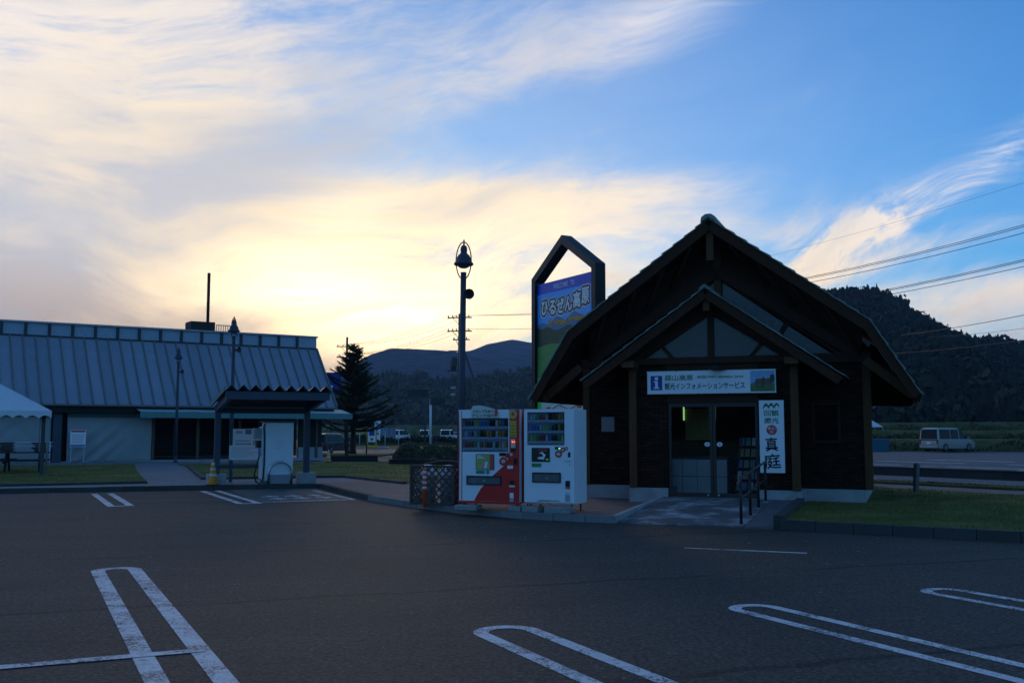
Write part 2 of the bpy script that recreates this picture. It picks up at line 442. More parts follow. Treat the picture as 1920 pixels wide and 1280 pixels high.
def text(body, mat, parent, x, y, z, height, bold=0.0, width=None, name='lettering', rot=0.0):
    if ' ' in body and width:            # each word is a piece of its own
        tot = len(body); pos = 0; first = None
        for w in body.split(' '):
            cx = (pos + len(w) / 2) / tot - 0.5
            o = text(w, mat, parent, x + cx * width, y, z, height, bold, width * (len(w) - 0.15) / tot, name, rot); first = first or o
            pos += len(w) + 1
        return first
    me = text_mesh(body, height, bold, width); me.materials.append(mat)
    o = link(name, me, None, parent); o.location = (x, y, z); o.rotation_euler = (0, rot, 0)
    return o
def text_fat(body, mat, parent, x, y, z, height, width, r, n=12, name='lettering_outline'):
    src = text_mesh(body, height, 0.0, width); vs = [tuple(v.co) for v in src.vertices]; fs = [tuple(p.vertices) for p in src.polygons]
    m = MB()
    for k in range(n):
        a = 2 * math.pi * k / n; m.add([(p[0] + r * math.cos(a), 0.0006 * k / n, p[2] + r * math.sin(a)) for p in vs], fs)
    bpy.data.meshes.remove(src)
    o = m.build(name, mat, parent, normals=False); o.location = (x, y, z)
    return o
def poly_y(name, pts, mat, parent, y, t=0.002):
    return MB().prism(pts, 'y', y, y - t).build(name, mat, parent)
def circ(cx, cz, rx, rz=None, n=20):
    rz = rz or rx
    return [(cx + rx * math.cos(2*math.pi*k/n), cz + rz * math.sin(2*math.pi*k/n)) for k in range(n)]

# ================================================================ the setting: ground, lot, pavements, lawns, roads
def structure(o, label=None):
    o['kind'] = 'structure'
    if label: o['label'] = label
    return o
structure(MB().sheet([(-2400, -300), (2400, -300), (2400, 3900), (-2400, 3900)], -0.06).build('field', MATS['field']), 'open grassy fields stretching to the hills')
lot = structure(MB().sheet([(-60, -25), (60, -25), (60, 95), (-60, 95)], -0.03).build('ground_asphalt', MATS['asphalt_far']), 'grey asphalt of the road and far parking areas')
KERB = [(-42, 13.6), (-13.6, 26.9), (-9.0, 28.4), (-5.6, 29.4), (-3.44, 24.2), (-2.37, 22.35), (-1.08, 20.45), (0.2, 19.15), (1.34, 18.5), (1.87, 18.29), (3.97, 17.37), (4.5, 17.06), (7.57, 15.1), (13.0, 12.0), (24.0, 5.8)]
near = [(-42, -25), (40, -25), (40, 5.8)] + [(x, y) for x, y in reversed(KERB)]
parking = structure(MB().sheet(near, 0.0).build('parking_lot', MATS['asphalt']), 'dark asphalt parking lot in the foreground')
# raised pavement behind the kerb (grey slabs on the left, red pavers round the machines)
RD = Vector((0.55, -0.835)).normalized()                      # direction of the road on the right
structure(MB().sheet([(-42, 13.7), (-13.6, 27.0), (-9.0, 28.5), (-5.6, 29.5), (-4.6, 33.5), (-4.4, 50.8), (-20, 50.8), (-42, 36)], 0.115).build('pavement', MATS['paver_grey']), 'grey paved footpath strip along the left kerb')
red_poly = [(-4.6, 33.5), (-5.6, 29.5)] + [(x + 0.05, y + 0.09) for x, y in KERB[4:9]] + [(1.88, 18.37), (3.265, 21.8), (7.4, 24.2), (9.0, 28.6), (6.5, 34.0), (2.0, 40), (-4.4, 40)]
structure(MB().sheet(red_poly, 0.119).build('paved_forecourt', MATS['paver_red']), 'reddish brick pavers around the vending machines')
# kerb stones, each a piece of its own
kerb = structure(thing('kerb', None, None)); del_keys = [k for k in ('label', 'category') if k in kerb]
def stone_mesh(L):
    return MB().box(0, -0.004, -0.02, L - 0.012, 0.15, 0.145).mesh('kerb_stone')
STONES = {}; CONCM = M('kerb_pale', (0.20, 0.20, 0.195), 0.88, 0.3, 2.5, 0.5, 30, dirt=0.5, rand=0.15)
def kerb_run(a, b, parent, h=0.0, L0=0.62, name='kerb_stone', mat=None):
    a, b = Vector((*a, 0)), Vector((*b, 0)); d = b - a; n = max(1, round(d.length / L0)); L = d.length / n
    key = (round(L, 2), mat)
    if key not in STONES:
        STONES[key] = stone_mesh(L); STONES[key].materials.append(mat or CONCD)
    for i in range(n):
        o = bpy.data.objects.new(name, STONES[key]); COL.objects.link(o); o.parent = parent
        p = a + d * (i / n); o.location = (p.x, p.y, h + random.uniform(-0.006, 0.004))
        o.rotation_euler = (random.uniform(-0.01, 0.01), 0, math.atan2(d.y, d.x) + random.uniform(-0.008, 0.008))
for i in range(len(KERB) - 1):
    if KERB[i] in ((-42, 13.6), (13.0, 12.0)): pass
    if i in (9, 10): continue
    a_, b_ = KERB[i], KERB[i + 1]
    if i == 0: a_ = (-22, 22.97)
    kerb_run(a_, b_, kerb, h=0.02 if i >= 11 else (-0.02 if i >= 4 else -0.012), mat=CONCM if 4 <= i <= 8 else None)
# lawns: a thick soil edge with turf on top
def lawn(poly, label, z=0.135, name='lawn'):
    return structure(MB().prism(poly, 'z', 0.0, z).build(name, MATS['lawn']), label)
lawn_r = [(4.62, 17.12), (7.62, 15.27), (13.05, 12.2), (24.0, 6.0), (26.0, 8.0), (12.1, 23.7), (9.84, 27.2), (8.4, 29.5), (6.6, 24.0)]
lawn(lawn_r, 'mown lawn right of the information lodge', 0.155)
lawn_l = [(-42, 16.2), (-13.4, 28.5), (-10.75, 29.85), (-13.9, 37.5), (-17.5, 46.8), (-42, 33.2)]
lawn(lawn_l, 'lawn in front of the tarpaulins by the tent', 0.14)
lawn_m = [(-9.9, 32.2), (-5.6, 33.6), (-3.2, 29.5), (-2.0, 30.2), (-0.6, 39.0), (-4.5, 50.5), (-15.6, 47.0), (-14.2, 44.0)]
lawn(lawn_m, 'lawn behind the charging shelter', 0.14)
edging = structure(thing('lawn_edging', None, None))
for a_, b_ in (((-24, 24.0), (-13.4, 28.46)), ((-13.4, 28.46), (-10.75, 29.81)), ((-9.9, 32.16), (-5.6, 33.56)), ((-5.6, 33.56), (-3.2, 29.46)), ((-14.2, 44.0), (-9.9, 32.2))):
    kerb_run(a_, b_, edging, h=0.045, L0=0.9, name='edging_stone')
# flank kerb between ramp and lawn is built with the ramp
# painted stall markings, 4 mm above the asphalt
def uline(parent, tip, direc, length, half=0.21, w=0.13, mat='line_paint', rnd=True, z=0.004):
    d = Vector((*direc, 0)).normalized(); s = Vector((-d.y, d.x, 0)); t = Vector((*tip, 0))
    def at(u, v): p = t + d * u + s * v; return (p.x, p.y, z)
    m = MB(); n = 12 if rnd else 2; ro, ri = half + w / 2, half - w / 2
    out, inn = [], []
    for k in range(n + 1):
        a = -math.pi/2 + math.pi * k / n
        if rnd: out.append(at(ro - ro * math.cos(a), ro * math.sin(a))); inn.append(at(ro - ri * math.cos(a), ri * math.sin(a)))
    if not rnd:
        out = [at(0, -ro), at(0, ro)]; inn = [at(w, -ri), at(w, ri)]
    out = [at(length, -ro)] + out + [at(length, ro)]; inn = [at(length, -ri)] + inn + [at(length, ri)]
    b = len(out)
    m.add(out + inn, [(i, i + 1, b + i + 1, b + i) for i in range(b - 1)])
    return m.build('stall_marking', MATS[mat], parent)
def stripe(parent, a, b, w=0.12, mat='line_paint', z=0.008, name='painted_line'):
    a, b = Vector((*a, 0)), Vector((*b, 0)); d = (b - a).normalized(); s = Vector((-d.y, d.x, 0)) * w / 2
    return MB().sheet([tuple(a - s)[:2], tuple(b - s)[:2], tuple(b + s)[:2], tuple(a + s)[:2]], z).build(name, MATS[mat], parent)
DL = (0.437, -0.90)
uline(parking, (-4.83, 12.38), DL, 9.5, 0.205, 0.155, 'line_paint')
stripe(parking, (-9.5, 4.55), (-2.32, 7.76), 0.13)
uline(parking, (-0.16, 8.70), DL, 8.0, 0.225, 0.13)
uline(parking, (2.17, 9.76), DL, 8.0, 0.205, 0.12)
uline(parking, (4.37, 10.74), DL, 8.0, 0.21, 0.12, 'line_paint_worn')
uline(parking, (-8.62, 22.35), (-0.45, 0.9), 5.0, 0.2, 0.16, 'line_paint', False)
uline(parking, (-5.98, 23.15), (-0.44, 0.9), 5.5, 0.2, 0.16, 'line_paint', False)
stripe(parking, (2.44, 14.42), (4.0, 13.8), 0.10, 'line_paint', 0.005)
# green charging bay with worn white lettering block
gm, gb = new_mat('bay_green'); co_ = geoco()
w_ = noise(co_, 3.0, 6.0, 0.75)
S.put(gb, 'Base Color', mix(smooth(w_, 0.40, 0.62), (0.055, 0.105, 0.095), (0.045, 0.05, 0.05))); gb.inputs['Roughness'].default_value = 0.8; MATS['bay_green'] = gm
MB().sheet([(-8.0, 28.6), (-5.7, 29.25), (-3.65, 24.25), (-5.75, 23.3)], 0.004).build('charging_bay', gm, parking)
bx, by = Vector((0.906, 0.423)), Vector((-0.423, 0.906))
def bay(u, v): p = Vector((-4.75, 23.9)) + bx * u + by * v; return (p.x, p.y)
stripe(parking, bay(-1.1, 0.15), bay(1.1, 0.15), 0.12, 'line_paint_worn', 0.008)
stripe(parking, bay(1.1, 0.15), bay(1.1, 4.2), 0.1, 'line_paint_worn', 0.008)
for k, (u0, u1) in enumerate(((-0.75, -0.3), (-0.15, 0.3), (0.42, 0.8))):      # worn letters on the bay, read from the lot
    for v0 in (1.2, 2.1):
        stripe(parking, bay(u0, v0), bay(u1, v0), 0.16, 'line_paint_worn', 0.008, 'bay_lettering')
        stripe(parking, bay((u0 + u1) / 2, v0 - 0.35), bay((u0 + u1) / 2, v0 + 0.3), 0.12, 'line_paint_worn', 0.012, 'bay_lettering')
# road and second lot on the right, with low walls between
def strip(name, a, b, w0, w1, z, mat, parent=None, label=None):
    n = Vector((-RD.y, RD.x)); a0, b0 = Vector(a), Vector(b)
    o = MB().sheet([tuple(a0 + n*w0), tuple(b0 + n*w0), tuple(b0 + n*w1), tuple(a0 + n*w1)], z).build(name, mat, parent)
    return structure(o, label) if label else o
base = Vector((12.6, 31.5)); a_r, b_r = tuple(base - RD * 40), tuple(base + RD * 40)
strip('footpath', a_r, b_r, -3.6, -0.75, 0.02, MATS['paver_red'], None, 'brownish footpath beyond the right lawn')
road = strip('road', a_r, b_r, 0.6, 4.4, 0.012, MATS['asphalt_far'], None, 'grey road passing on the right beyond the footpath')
strip('edge_line', a_r, b_r, 1.2, 1.5, 0.02, MATS['line_paint'], road)
low = tag(MB().beam((*(base - RD * 14 + Vector((0.835, 0.55)) * -0.3), 0.03), (*(base + RD * 22 + Vector((0.835, 0.55)) * -0.3), 0.03), 1.2, 0.12).build('low_bank', MATS['field']), 'low dark grassy bank between footpath and road', 'bank')
wl = thing('low_wall', 'long low dark concrete wall beyond the road, left of the silver van', 'wall', (*(base + Vector((0.835, 0.55)) * 5.6), 0), math.atan2(RD.y, RD.x))
for k in range(18):
    pbox('wall_block', M('wall_dark', (0.04, 0.04, 0.038), 0.9, 0.3, 2, 0.4, 20, rand=0.2), wl, -22 + k * 2.4, -0.12, -0.03, -22 + k * 2.4 + 2.385, 0.12, 0.26)
pbox('wall_cap', CONCD, wl, -22, -0.16, 0.262, 21.2, 0.16, 0.30)
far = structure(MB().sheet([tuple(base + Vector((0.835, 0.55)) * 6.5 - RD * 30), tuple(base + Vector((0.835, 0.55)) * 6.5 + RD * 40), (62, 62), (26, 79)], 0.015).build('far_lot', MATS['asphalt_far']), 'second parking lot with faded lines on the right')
NR = Vector((0.835, 0.55))
for off, w_ in ((6.9, 0.2), (10.5, 0.34), (14.5, 0.4), (19.5, 0.5), (24.0, 0.6)):
    for k in range(6):
        p0 = base + NR * off - RD * (16 - k * 7.5); p1 = p0 + RD * (7.3 if off < 8 else 5.2)
        stripe(far, tuple(p0), tuple(p1), w_, 'line_paint', 0.022)
for k in range(7):
    p0 = base + NR * 10.6 - RD * (14 - k * 5.0)
    stripe(far, tuple(p0), tuple(p0 + NR * 3.8), 0.25, 'line_paint', 0.026)

# ================================================================ information lodge
YAW = R(21.5); OX, OY = 4.28, 21.5
DU = Vector((math.cos(YAW), -math.sin(YAW), 0)); DV = Vector((math.sin(YAW), math.cos(YAW), 0))
def LW(u, v, z=0.0): return Vector((OX, OY, 0)) + DU * u + DV * v + Vector((0, 0, z))
lodge = thing('information_lodge', 'dark brown timber information lodge with gambrel roof and gabled entrance porch', 'building', (OX, OY, 0), -YAW)
WB = MATS['wall_brick']
ZR, ZB, ZE, WE, WBK = 6.30, 3.95, 2.40, 4.13, 3.22      # ridge, break, eave heights; eave and break half widths
VB = 6.4                                                   # back verge of the roof
# plinths
pbox('plinth', CONC, lodge, -3.1, 0.97, 0.0, -1.78, 6.0, 0.42)
pbox('plinth', CONC, lodge, 1.78, 0.97, 0.0, 3.02, 6.0, 0.42)
pbox('plinth', CONC, lodge, -1.82, -0.06, 0.0, -0.97, 0.96, 0.43)
pbox('plinth', CONC, lodge, 0.97, -0.06, 0.0, 1.82, 0.96, 0.43)
pbox('floor_slab', CONC, lodge, -0.965, -0.06, 0.0, 0.965, 0.4, 0.245)
pbox('floor_slab', M('inner_floor', (0.12, 0.11, 0.10), 0.5), lodge, -1.775, 0.4, 0.0, 1.775, 5.9, 0.24)
# walls
for s in (-1, 1):
    pbox('front_wall', WB, lodge, s * 1.72, 1.0, 0.42, s * 3.02, 1.16, 3.12)
    pbox('side_wall', WB, lodge, s * 2.88, 1.16, 0.42, s * 3.02, 5.95, 3.3)
    pbox('corner_post', WOODL, lodge, s * 3.02, 0.93, 0.42, s * 3.18, 1.12, 3.3)
    pbox('porch_wall', WB, lodge, s * 0.97, 0.0, 0.43, s * 1.70, 0.12, 3.1)
    pbox('porch_side_wall', WB, lodge, s * 1.58, 0.12, 0.43, s * 1.70, 1.0, 3.1)
    pbox('porch_post', WOODL, lodge, s * 1.64, -0.10, 0.43, s * 1.80, 0.06, 3.02)
    pbox('post_bracket', WOODL, lodge, s * 1.58, -0.5, 3.022, s * 1.86, 0.06, 3.16)
pbox('back_wall', WB, lodge, -3.02, 5.95, 0.2, 3.02, 6.1, 3.3)
pbox('porch_header', WOOD, lodge, -0.97, 0.0, 2.26, 0.97, 0.12, 3.1)
pbox('tie_beam', WOOD, lodge, -1.95, -0.08, 3.1, 1.95, 0.1, 3.24)
pbox('tie_beam', WOOD, lodge, -3.2, 0.9, 3.12, 3.2, 1.1, 3.32)
# main gable: closing boards between window slope and roof, glass below them
def roof_z(u):
    u = abs(u)
    return ZR - (ZR - ZB) * u / WBK if u < WBK else ZB - (ZB - ZE) * (u - WBK) / (WE - WBK)
for s in (-1, 1):
    MB().prism([(0, 5.05), (0, 6.1), (s * 3.05, roof_z(3.05) - 0.14), (s * 3.02, 3.32), (s * 2.5, 3.32)], 'y', 1.02, 1.12).build('gable_board', WOOD, lodge)
    MB().beam((0, 0.93, 5.22), (s * 2.95, 0.93, 3.28), 0.12, 0.22).build('gable_rafter', WOOD, lodge)
    MB().prism([(s*0.09, 3.32), (s*0.09, 4.99), (s*1.42, 4.02), (s*1.02, 3.32)], 'y', 1.04, 1.055).build('gable_pane', GLASSG, lodge)
    MB().prism([(s*1.10, 3.32), (s*1.50, 3.96), (s*2.40, 3.32)], 'y', 1.04, 1.055).build('gable_pane', GLASSG, lodge)
    MB().beam((s*1.06, 1.03, 3.30), (s*1.50, 1.03, 4.02), 0.07, 0.09).build('gable_mullion', WOOD, lodge)
pbox('gable_post', WOODL, lodge, -0.085, 0.95, 3.32, 0.085, 1.1, 5.9)
pbox('king_post', WOODL, lodge, -0.075, 0.06, 5.35, 0.075, 0.20, 6.12)
# back gable closes the loft
MB().prism([(-3.02, 3.3), (3.02, 3.3), (WBK - 0.1, ZB - 0.2), (0, ZR - 0.2), (-WBK + 0.1, ZB - 0.2)], 'y', 5.96, 6.08).build('back_gable', WOOD, lodge)
for s in (-1, 1):
    MB().prism([(s*3.03, 2.3), (s*3.03, ZB - 0.02), (s*(WBK - 0.02), ZB - 0.14), (s*(WE - 0.08), ZE - 0.04), (s*(WE - 0.15), ZE - 0.12)], 'y', 6.0, 6.06).build('back_verge_board', WOOD, lodge)
# struts that carry the deep verge
for s in (-1, 1):
    for u in (0.45, 1.05, 1.7, 2.4):
        MB().beam((s * u, 0.12, roof_z(u) - 0.3), (s * (u + 0.62), 0.95, roof_z(u + 0.62) - 0.62 - 0.1 * u), 0.07, 0.10).build('verge_strut', WOOD, lodge)
    MB().beam((s * 3.1, 0.55, 3.12), (s * 4.02, 0.55, ZE - 0.02), 0.13, 0.18).build('eave_bracket', WOODL, lodge)
    MB().beam((s * 3.1, 5.4, 3.12), (s * 4.02, 5.4, ZE - 0.02), 0.13, 0.18).build('eave_bracket', WOODL, lodge)
    for k in range(5):
        MB().beam((s * 3.05, 1.3 + k, 3.42), (s * 4.0, 1.3 + k, ZE + 0.12), 0.06, 0.09).build('eave_rafter', WOOD, lodge)
    MB().beam((s * 0.02, 0.02, ZR - 0.20), (s * WBK, 0.02, ZB - 0.18), 0.07, 0.21).build('bargeboard', WOOD, lodge)
    MB().beam((s * (WBK - 0.03), 0.025, ZB - 0.15), (s * (WE - 0.03), 0.025, ZE - 0.04), 0.06, 0.21).build('bargeboard', WOOD, lodge)
    # deck boards under the shingles
    MB().prism([(0, ZR - 0.14), (s*WBK, ZB - 0.12), (s*WBK, ZB - 0.05), (0, ZR - 0.06)], 'y', 0.06, VB - 0.1).build('roof_deck', WOOD, lodge)
    MB().prism([(s*WBK, ZB - 0.12), (s*(WE - 0.04), ZE - 0.08), (s*WE, ZE - 0.02), (s*WBK, ZB - 0.05)], 'y', 0.06, VB - 0.1).build('roof_deck', WOOD, lodge)
# shingle courses: each row overlaps the one below
def courses(parent, p, q, v0, v1, step=0.30, th=0.045, name='shingle_course'):
    p, q = Vector(p), Vector(q); n = max(1, round((q - p).length / step)); d = (q - p) / n
    nrm = Vector((-d.y, d.x)).normalized()
    if nrm.y < 0: nrm = -nrm
    for i in range(n):
        a, b = p + d * i, p + d * (i + 1.12)
        j = random.uniform(-0.004, 0.004)
        MB().prism([tuple(a), tuple(b + nrm * 0.012), tuple(b + nrm * (th + j)), tuple(a + nrm * 0.012)], 'y', v0 + random.uniform(-0.012, 0.012), v1).build(name, SHINGLE, parent)
for s in (-1, 1):
    courses(lodge, (0, ZR - 0.055), (s * WBK, ZB - 0.045), -0.05, VB)
    courses(lodge, (s * WBK, ZB - 0.035), (s * (WE + 0.02), ZE - 0.01), -0.05, VB)
MB().prism([(-0.17, ZR - 0.13), (-0.15, ZR - 0.02), (-0.06, ZR + 0.045), (0.06, ZR + 0.045), (0.15, ZR - 0.02), (0.17, ZR - 0.13), (0, ZR - 0.02)], 'y', -0.08, VB + 0.03).build('ridge_cap', SHINGLE, lodge)
# porch gable
PZ, PE, PW = 4.68, 2.76, 2.72
for s in (-1, 1):
    MB().prism([(s*0.07, 3.245), (s*0.07, 4.10), (s*1.02, 3.50), (s*0.80, 3.245)], 'y', 0.02, 0.035).build('porch_pane', GLASSG, lodge)
    MB().prism([(s*0.88, 3.245), (s*1.09, 3.46), (s*1.42, 3.245)], 'y', 0.02, 0.035).build('porch_pane', GLASSG, lodge)
    MB().beam((s*0.83, 0.02, 3.22), (s*1.07, 0.02, 3.50), 0.07, 0.075).build('porch_mullion', WOOD, lodge)
    MB().prism([(0, 4.14), (0, PZ - 0.12), (s*1.9, PZ - 0.12 - 0.706*1.9), (s*1.48, 3.245)], 'y', 0.0, 0.06).build('porch_gable_board', WOOD, lodge)
    MB().beam((s * 0.01, -0.55, PZ - 0.155), (s * (PW - 0.06), -0.55, PE - 0.11), 0.06, 0.17).build('porch_bargeboard', WOOD, lodge)
    MB().prism([(0, PZ - 0.10), (s*(PW - 0.04), PE - 0.08), (s*(PW - 0.02), PE - 0.02), (0, PZ - 0.03)], 'y', -0.5, 1.0).build('porch_roof_deck', WOOD, lodge)
    courses(lodge, (0, PZ - 0.028), (s * PW, PE - 0.005), -0.62, 1.02, 0.3, 0.04, 'porch_shingle_course')
    for v in (-0.2, 0.5):
        MB().beam((s * 0.02, v, PZ - 0.17), (s * 2.6, v, PE - 0.06), 0.06, 0.1).build('porch_rafter', WOOD, lodge)
MB().prism([(-0.13, PZ - 0.10), (-0.1, PZ - 0.01), (0, PZ + 0.06), (0.1, PZ - 0.01), (0.13, PZ - 0.10), (0, PZ - 0.01)], 'y', -0.65, 1.02).build('porch_ridge_cap', SHINGLE, lodge)
pbox('porch_king_post', WOODL, lodge, -0.07, -0.5, PZ - 0.5, 0.07, -0.38, PZ - 0.22)
pbox('porch_gable_post', WOOD, lodge, -0.07, -0.02, 3.24, 0.07, 0.06, 4.3)
# entrance: two glazed leaves, each with frame, glass and an oval sticker
DOORF = M('door_bronze', (0.045, 0.032, 0.026), 0.45, 0.1)
for s, (u0, u1) in ((-1, (-0.955, -0.004)), (1, (0.004, 0.955))):
    leaf = pbox('door', DOORF, lodge, u0, 0.03, 0.25, u1, 0.075, 0.34)
    f = MB().box(u0, 0.03, 0.341, u0 + 0.06, 0.075, 2.17).box(u1 - 0.06, 0.03, 0.341, u1, 0.075, 2.17).box(u0, 0.03, 2.171, u1, 0.075, 2.255)
    f.build('door_frame', DOORF, leaf)
    pbox('door_glass', GLASS, leaf, u0 + 0.06, 0.048, 0.34, u1 - 0.06, 0.054, 2.17)
    uc = -0.12 if s < 0 else 0.14
    MB().prism(circ(uc, 1.37, 0.062, 0.048), 'y', 0.046, 0.043).build('door_sticker', SIGNW, leaf)
    MB().prism(circ(uc, 1.37, 0.022, 0.014), 'y', 0.0425, 0.041).build('sticker_mark', M('sticker_blue', (0.15, 0.2, 0.4)), leaf)
    MB().lathe([(0.0, 0), (0.02, 0.0), (0.02, -0.03), (0.0, -0.03)], 10, (s * 0.11, 0.03, 0.30), 'y').build('door_knob', STEEL, leaf)
pbox('threshold', DOORF, lodge, -0.965, -0.02, 0.246, 0.965, 0.028, 0.262)
# things seen through the glass
counter = thing('reception_counter', 'pale panelled counter behind the left glass door', 'counter', LW(-0.55, 0.9, 0.245), -YAW)
for k in range(4):
    for j in range(2):
        pbox('counter_panel', M('counter_grey', (0.50, 0.50, 0.49), 0.6), counter, -0.62 + k * 0.33, 0.0, 0.03 + j * 0.38, -0.62 + k * 0.33 + 0.318, 0.03, 0.03 + j * 0.38 + 0.365)
pbox('counter_body', M('counter_dark', (0.1, 0.1, 0.1)), counter, -0.62, 0.035, 0, 0.70, 0.5, 0.80)
pbox('counter_top', WOODL, counter, -0.66, -0.03, 0.801, 0.74, 0.53, 0.84)
rack = thing('brochure_rack', 'dark leaning rack of brochures behind the right glass door', 'rack', LW(0.62, 0.75, 0.245), -YAW - 0.2)
for s in (-1, 1): MB().beam((s * 0.28, -0.1, 0), (s * 0.22, 0.3, 1.3), 0.03, 0.03).build('leg', BLACK, rack)
BRO = [M('brochure_%s' % n, c, 0.5) for n, c in (('white', (0.55, 0.55, 0.55)), ('blue', (0.1, 0.2, 0.4)), ('teal', (0.12, 0.3, 0.28)), ('tan', (0.4, 0.3, 0.2)))]
for j in range(5):
    zz = 0.12 + j * 0.24; yy = -0.1 + 0.4 * zz / 1.3
    MB().beam((-0.28, yy, zz), (0.28, yy, zz), 0.10, 0.015).build('rack_shelf', BLACK, rack)
    for k in range(4):
        MB().beam((-0.21 + k * 0.14, yy, zz + 0.01), (-0.21 + k * 0.14, yy + 0.05, zz + 0.18), 0.11, 0.008).build('brochure', random.choice(BRO), rack)
poster = thing('lit_poster_case', 'yellow poster case with two glowing green tubes inside the lodge', 'poster', LW(-0.58, 1.6, 1.45), -YAW)
pbox('poster_panel', M('poster_yellow', (0.4, 0.26, 0.06), 0.6, 0.5, 6), poster, -0.33, 0.0, 0.0, 0.33, 0.04, 0.72)
for s in (-1, 1):
    pbox('tube_light', M('green_tube', (0.3, 0.6, 0.2), emit=(0.35, 0.8, 0.25, 0.5)), poster, s * 0.345, -0.03, 0.45, s * 0.375, 0.0, 0.78)
# small windows on the wings
for (u0, u1, z0, z1, nm) in ((2.02, 2.50, 1.45, 2.22, 'r'), ):
    w = MB().box(u0 - 0.05, 0.96, z0 - 0.05, u1 + 0.05, 0.998, z0).box(u0 - 0.05, 0.96, z1, u1 + 0.05, 0.998, z1 + 0.05).box(u0 - 0.05, 0.96, z0, u0, 0.998, z1).box(u1, 0.96, z0, u1 + 0.05, 0.998, z1).build('window', WOOD, lodge)
    pbox('pane', glass('wing_glass', (0.1, 0.1, 0.1), 0.12, 0.02), w, u0, 0.985, z0, u1, 0.992, z1)
pbox('wall_notice', M('notice_grey', (0.22, 0.22, 0.22), 0.6), lodge, -2.75, 0.985, 1.64, -2.44, 0.998, 1.98)
pbox('wall_lamp_arm', BLACK, lodge, 0.12, -0.3, 2.99, 0.2, 0.0, 3.02)
MB().lathe([(0.0, 0.10), (0.06, 0.09), (0.14, 0.03), (0.17, -0.02), (0.0, -0.02)], 16, (0.16, -0.33, 2.97)).build('wall_lamp', BLACK, lodge, True)
# ---- the two signs on the porch
BLUE = M('sign_blue', (0.03, 0.06, 0.28), 0.45, 0.04); INK = M('sign_ink', (0.012, 0.012, 0.014), 0.5); GREENI = M('sign_green', (0.03, 0.16, 0.05), 0.5); REDI = M('sign_red', (0.55, 0.08, 0.07), 0.5)
sg = thing('name_board', 'wide white information service board above the lodge door', 'sign', LW(0, -0.13, 2.46), -YAW)
pbox('board', SIGNW, sg, -1.37, -0.02, 0, 1.36, 0.03, 0.47, bevel=0.004)
fr = MB().box(-1.38, -0.026, -0.012, 1.37, 0.03, -0.001).box(-1.38, -0.026, 0.471, 1.37, 0.03, 0.482).build('board_trim', STEEL, sg)
icon = pbox('information_icon', BLUE, sg, -1.295, -0.024, 0.075, -1.04, -0.0205, 0.385)
MB().prism(circ(-1.165, 0.325, 0.042, 0.036), 'y', -0.0245, -0.027).build('icon_dot', SIGNW, icon)
MB().prism([(-1.225, 0.105), (-1.105, 0.105), (-1.105, 0.13), (-1.135, 0.14), (-1.135, 0.272), (-1.225, 0.272), (-1.225, 0.25), (-1.195, 0.24), (-1.195, 0.14), (-1.225, 0.13)], 'y', -0.0245, -0.027).build('icon_stem', SIGNW, icon)
text('蒜山高原', GREENI, sg, -0.675, -0.024, 0.335, 0.125, 0.012, 0.62)
text('HIRUZEN heights Information Service', GREENI, sg, 0.21, -0.024, 0.345, 0.058, 0.016, 0.98)
text('観光インフォメーションサービス', INK, sg, -0.13, -0.024, 0.155, 0.148, 0.012, 1.71)
pic = pbox('photo_panel', M('photo_sky', (0.25, 0.42, 0.62), 0.5, 0.2, 5), sg, 0.84, -0.0235, 0.02, 1.34, -0.0205, 0.455)
MB().prism([(0.84, 0.02), (1.34, 0.02), (1.34, 0.2), (1.15, 0.17), (0.95, 0.2), (0.84, 0.18)], 'y', -0.0237, -0.0245).build('photo_meadow', M('photo_green', (0.10, 0.16, 0.06), 0.5, 0.4, 9), pic)
MB().prism([(0.84, 0.18), (0.95, 0.23), (1.05, 0.20), (1.2, 0.26), (1.34, 0.2), (1.34, 0.17), (0.84, 0.17)], 'y', -0.0247, -0.0255).build('photo_hills', M('photo_hill', (0.12, 0.2, 0.3), 0.5), pic)
for cx_, cw in ((1.03, 0.09), (1.18, 0.11)):
    MB().prism([(cx_-cw, 0.22), (cx_-cw*0.9, 0.28), (cx_+cw*0.6, 0.29), (cx_+cw, 0.33), (cx_+cw*1.2, 0.27), (cx_+cw*0.9, 0.2), (cx_+cw*0.85, 0.08), (cx_+cw*0.65, 0.08), (cx_+cw*0.55, 0.17), (cx_-cw*0.6, 0.17), (cx_-cw*0.7, 0.08), (cx_-cw*0.9, 0.08)], 'y', -0.0257, -0.027).build('photo_cow', M('photo_brown', (0.15, 0.09, 0.05), 0.5, 0.4, 12), pic)
MB().prism(circ(1.29, 0.29, 0.05, 0.09, 9), 'y', -0.0272, -0.028).build('photo_tree', M('photo_tree', (0.05, 0.07, 0.04), 0.6), pic)
vb = thing('hanging_board', 'tall white board with green and black lettering right of the lodge door', 'sign', LW(1.255, -0.13, 0.79), -YAW)
pbox('board', SIGNW, vb, -0.25, -0.02, 0, 0.25, 0.03, 1.5, bevel=0.004)
mp = []
for k in range(25):                       # the green wave mark on top
    t = k / 24; x = -0.165 + 0.33 * t; mp.append((x, 1.385 + 0.062 * abs(math.sin(t * math.pi * 3)) - 0.02 * (1 - min(1, t * 4)) ))
wave = MB().prism(mp + [(x, z - 0.062 + 0.015 * (x > 0.1)) for x, z in reversed(mp)], 'y', -0.0205, -0.024).build('wave_mark', GREENI, vb)
text('回観', GREENI, vb, 0.0, -0.024, 1.235, 0.125, 0.012, 0.30)
text('廊光', GREENI, vb, 0.0, -0.024, 1.08, 0.125, 0.012, 0.30)
seal = MB().prism(circ(0.0, 0.885, 0.108, 0.105, 24), 'y', -0.0205, -0.023).build('red_seal', REDI, vb)
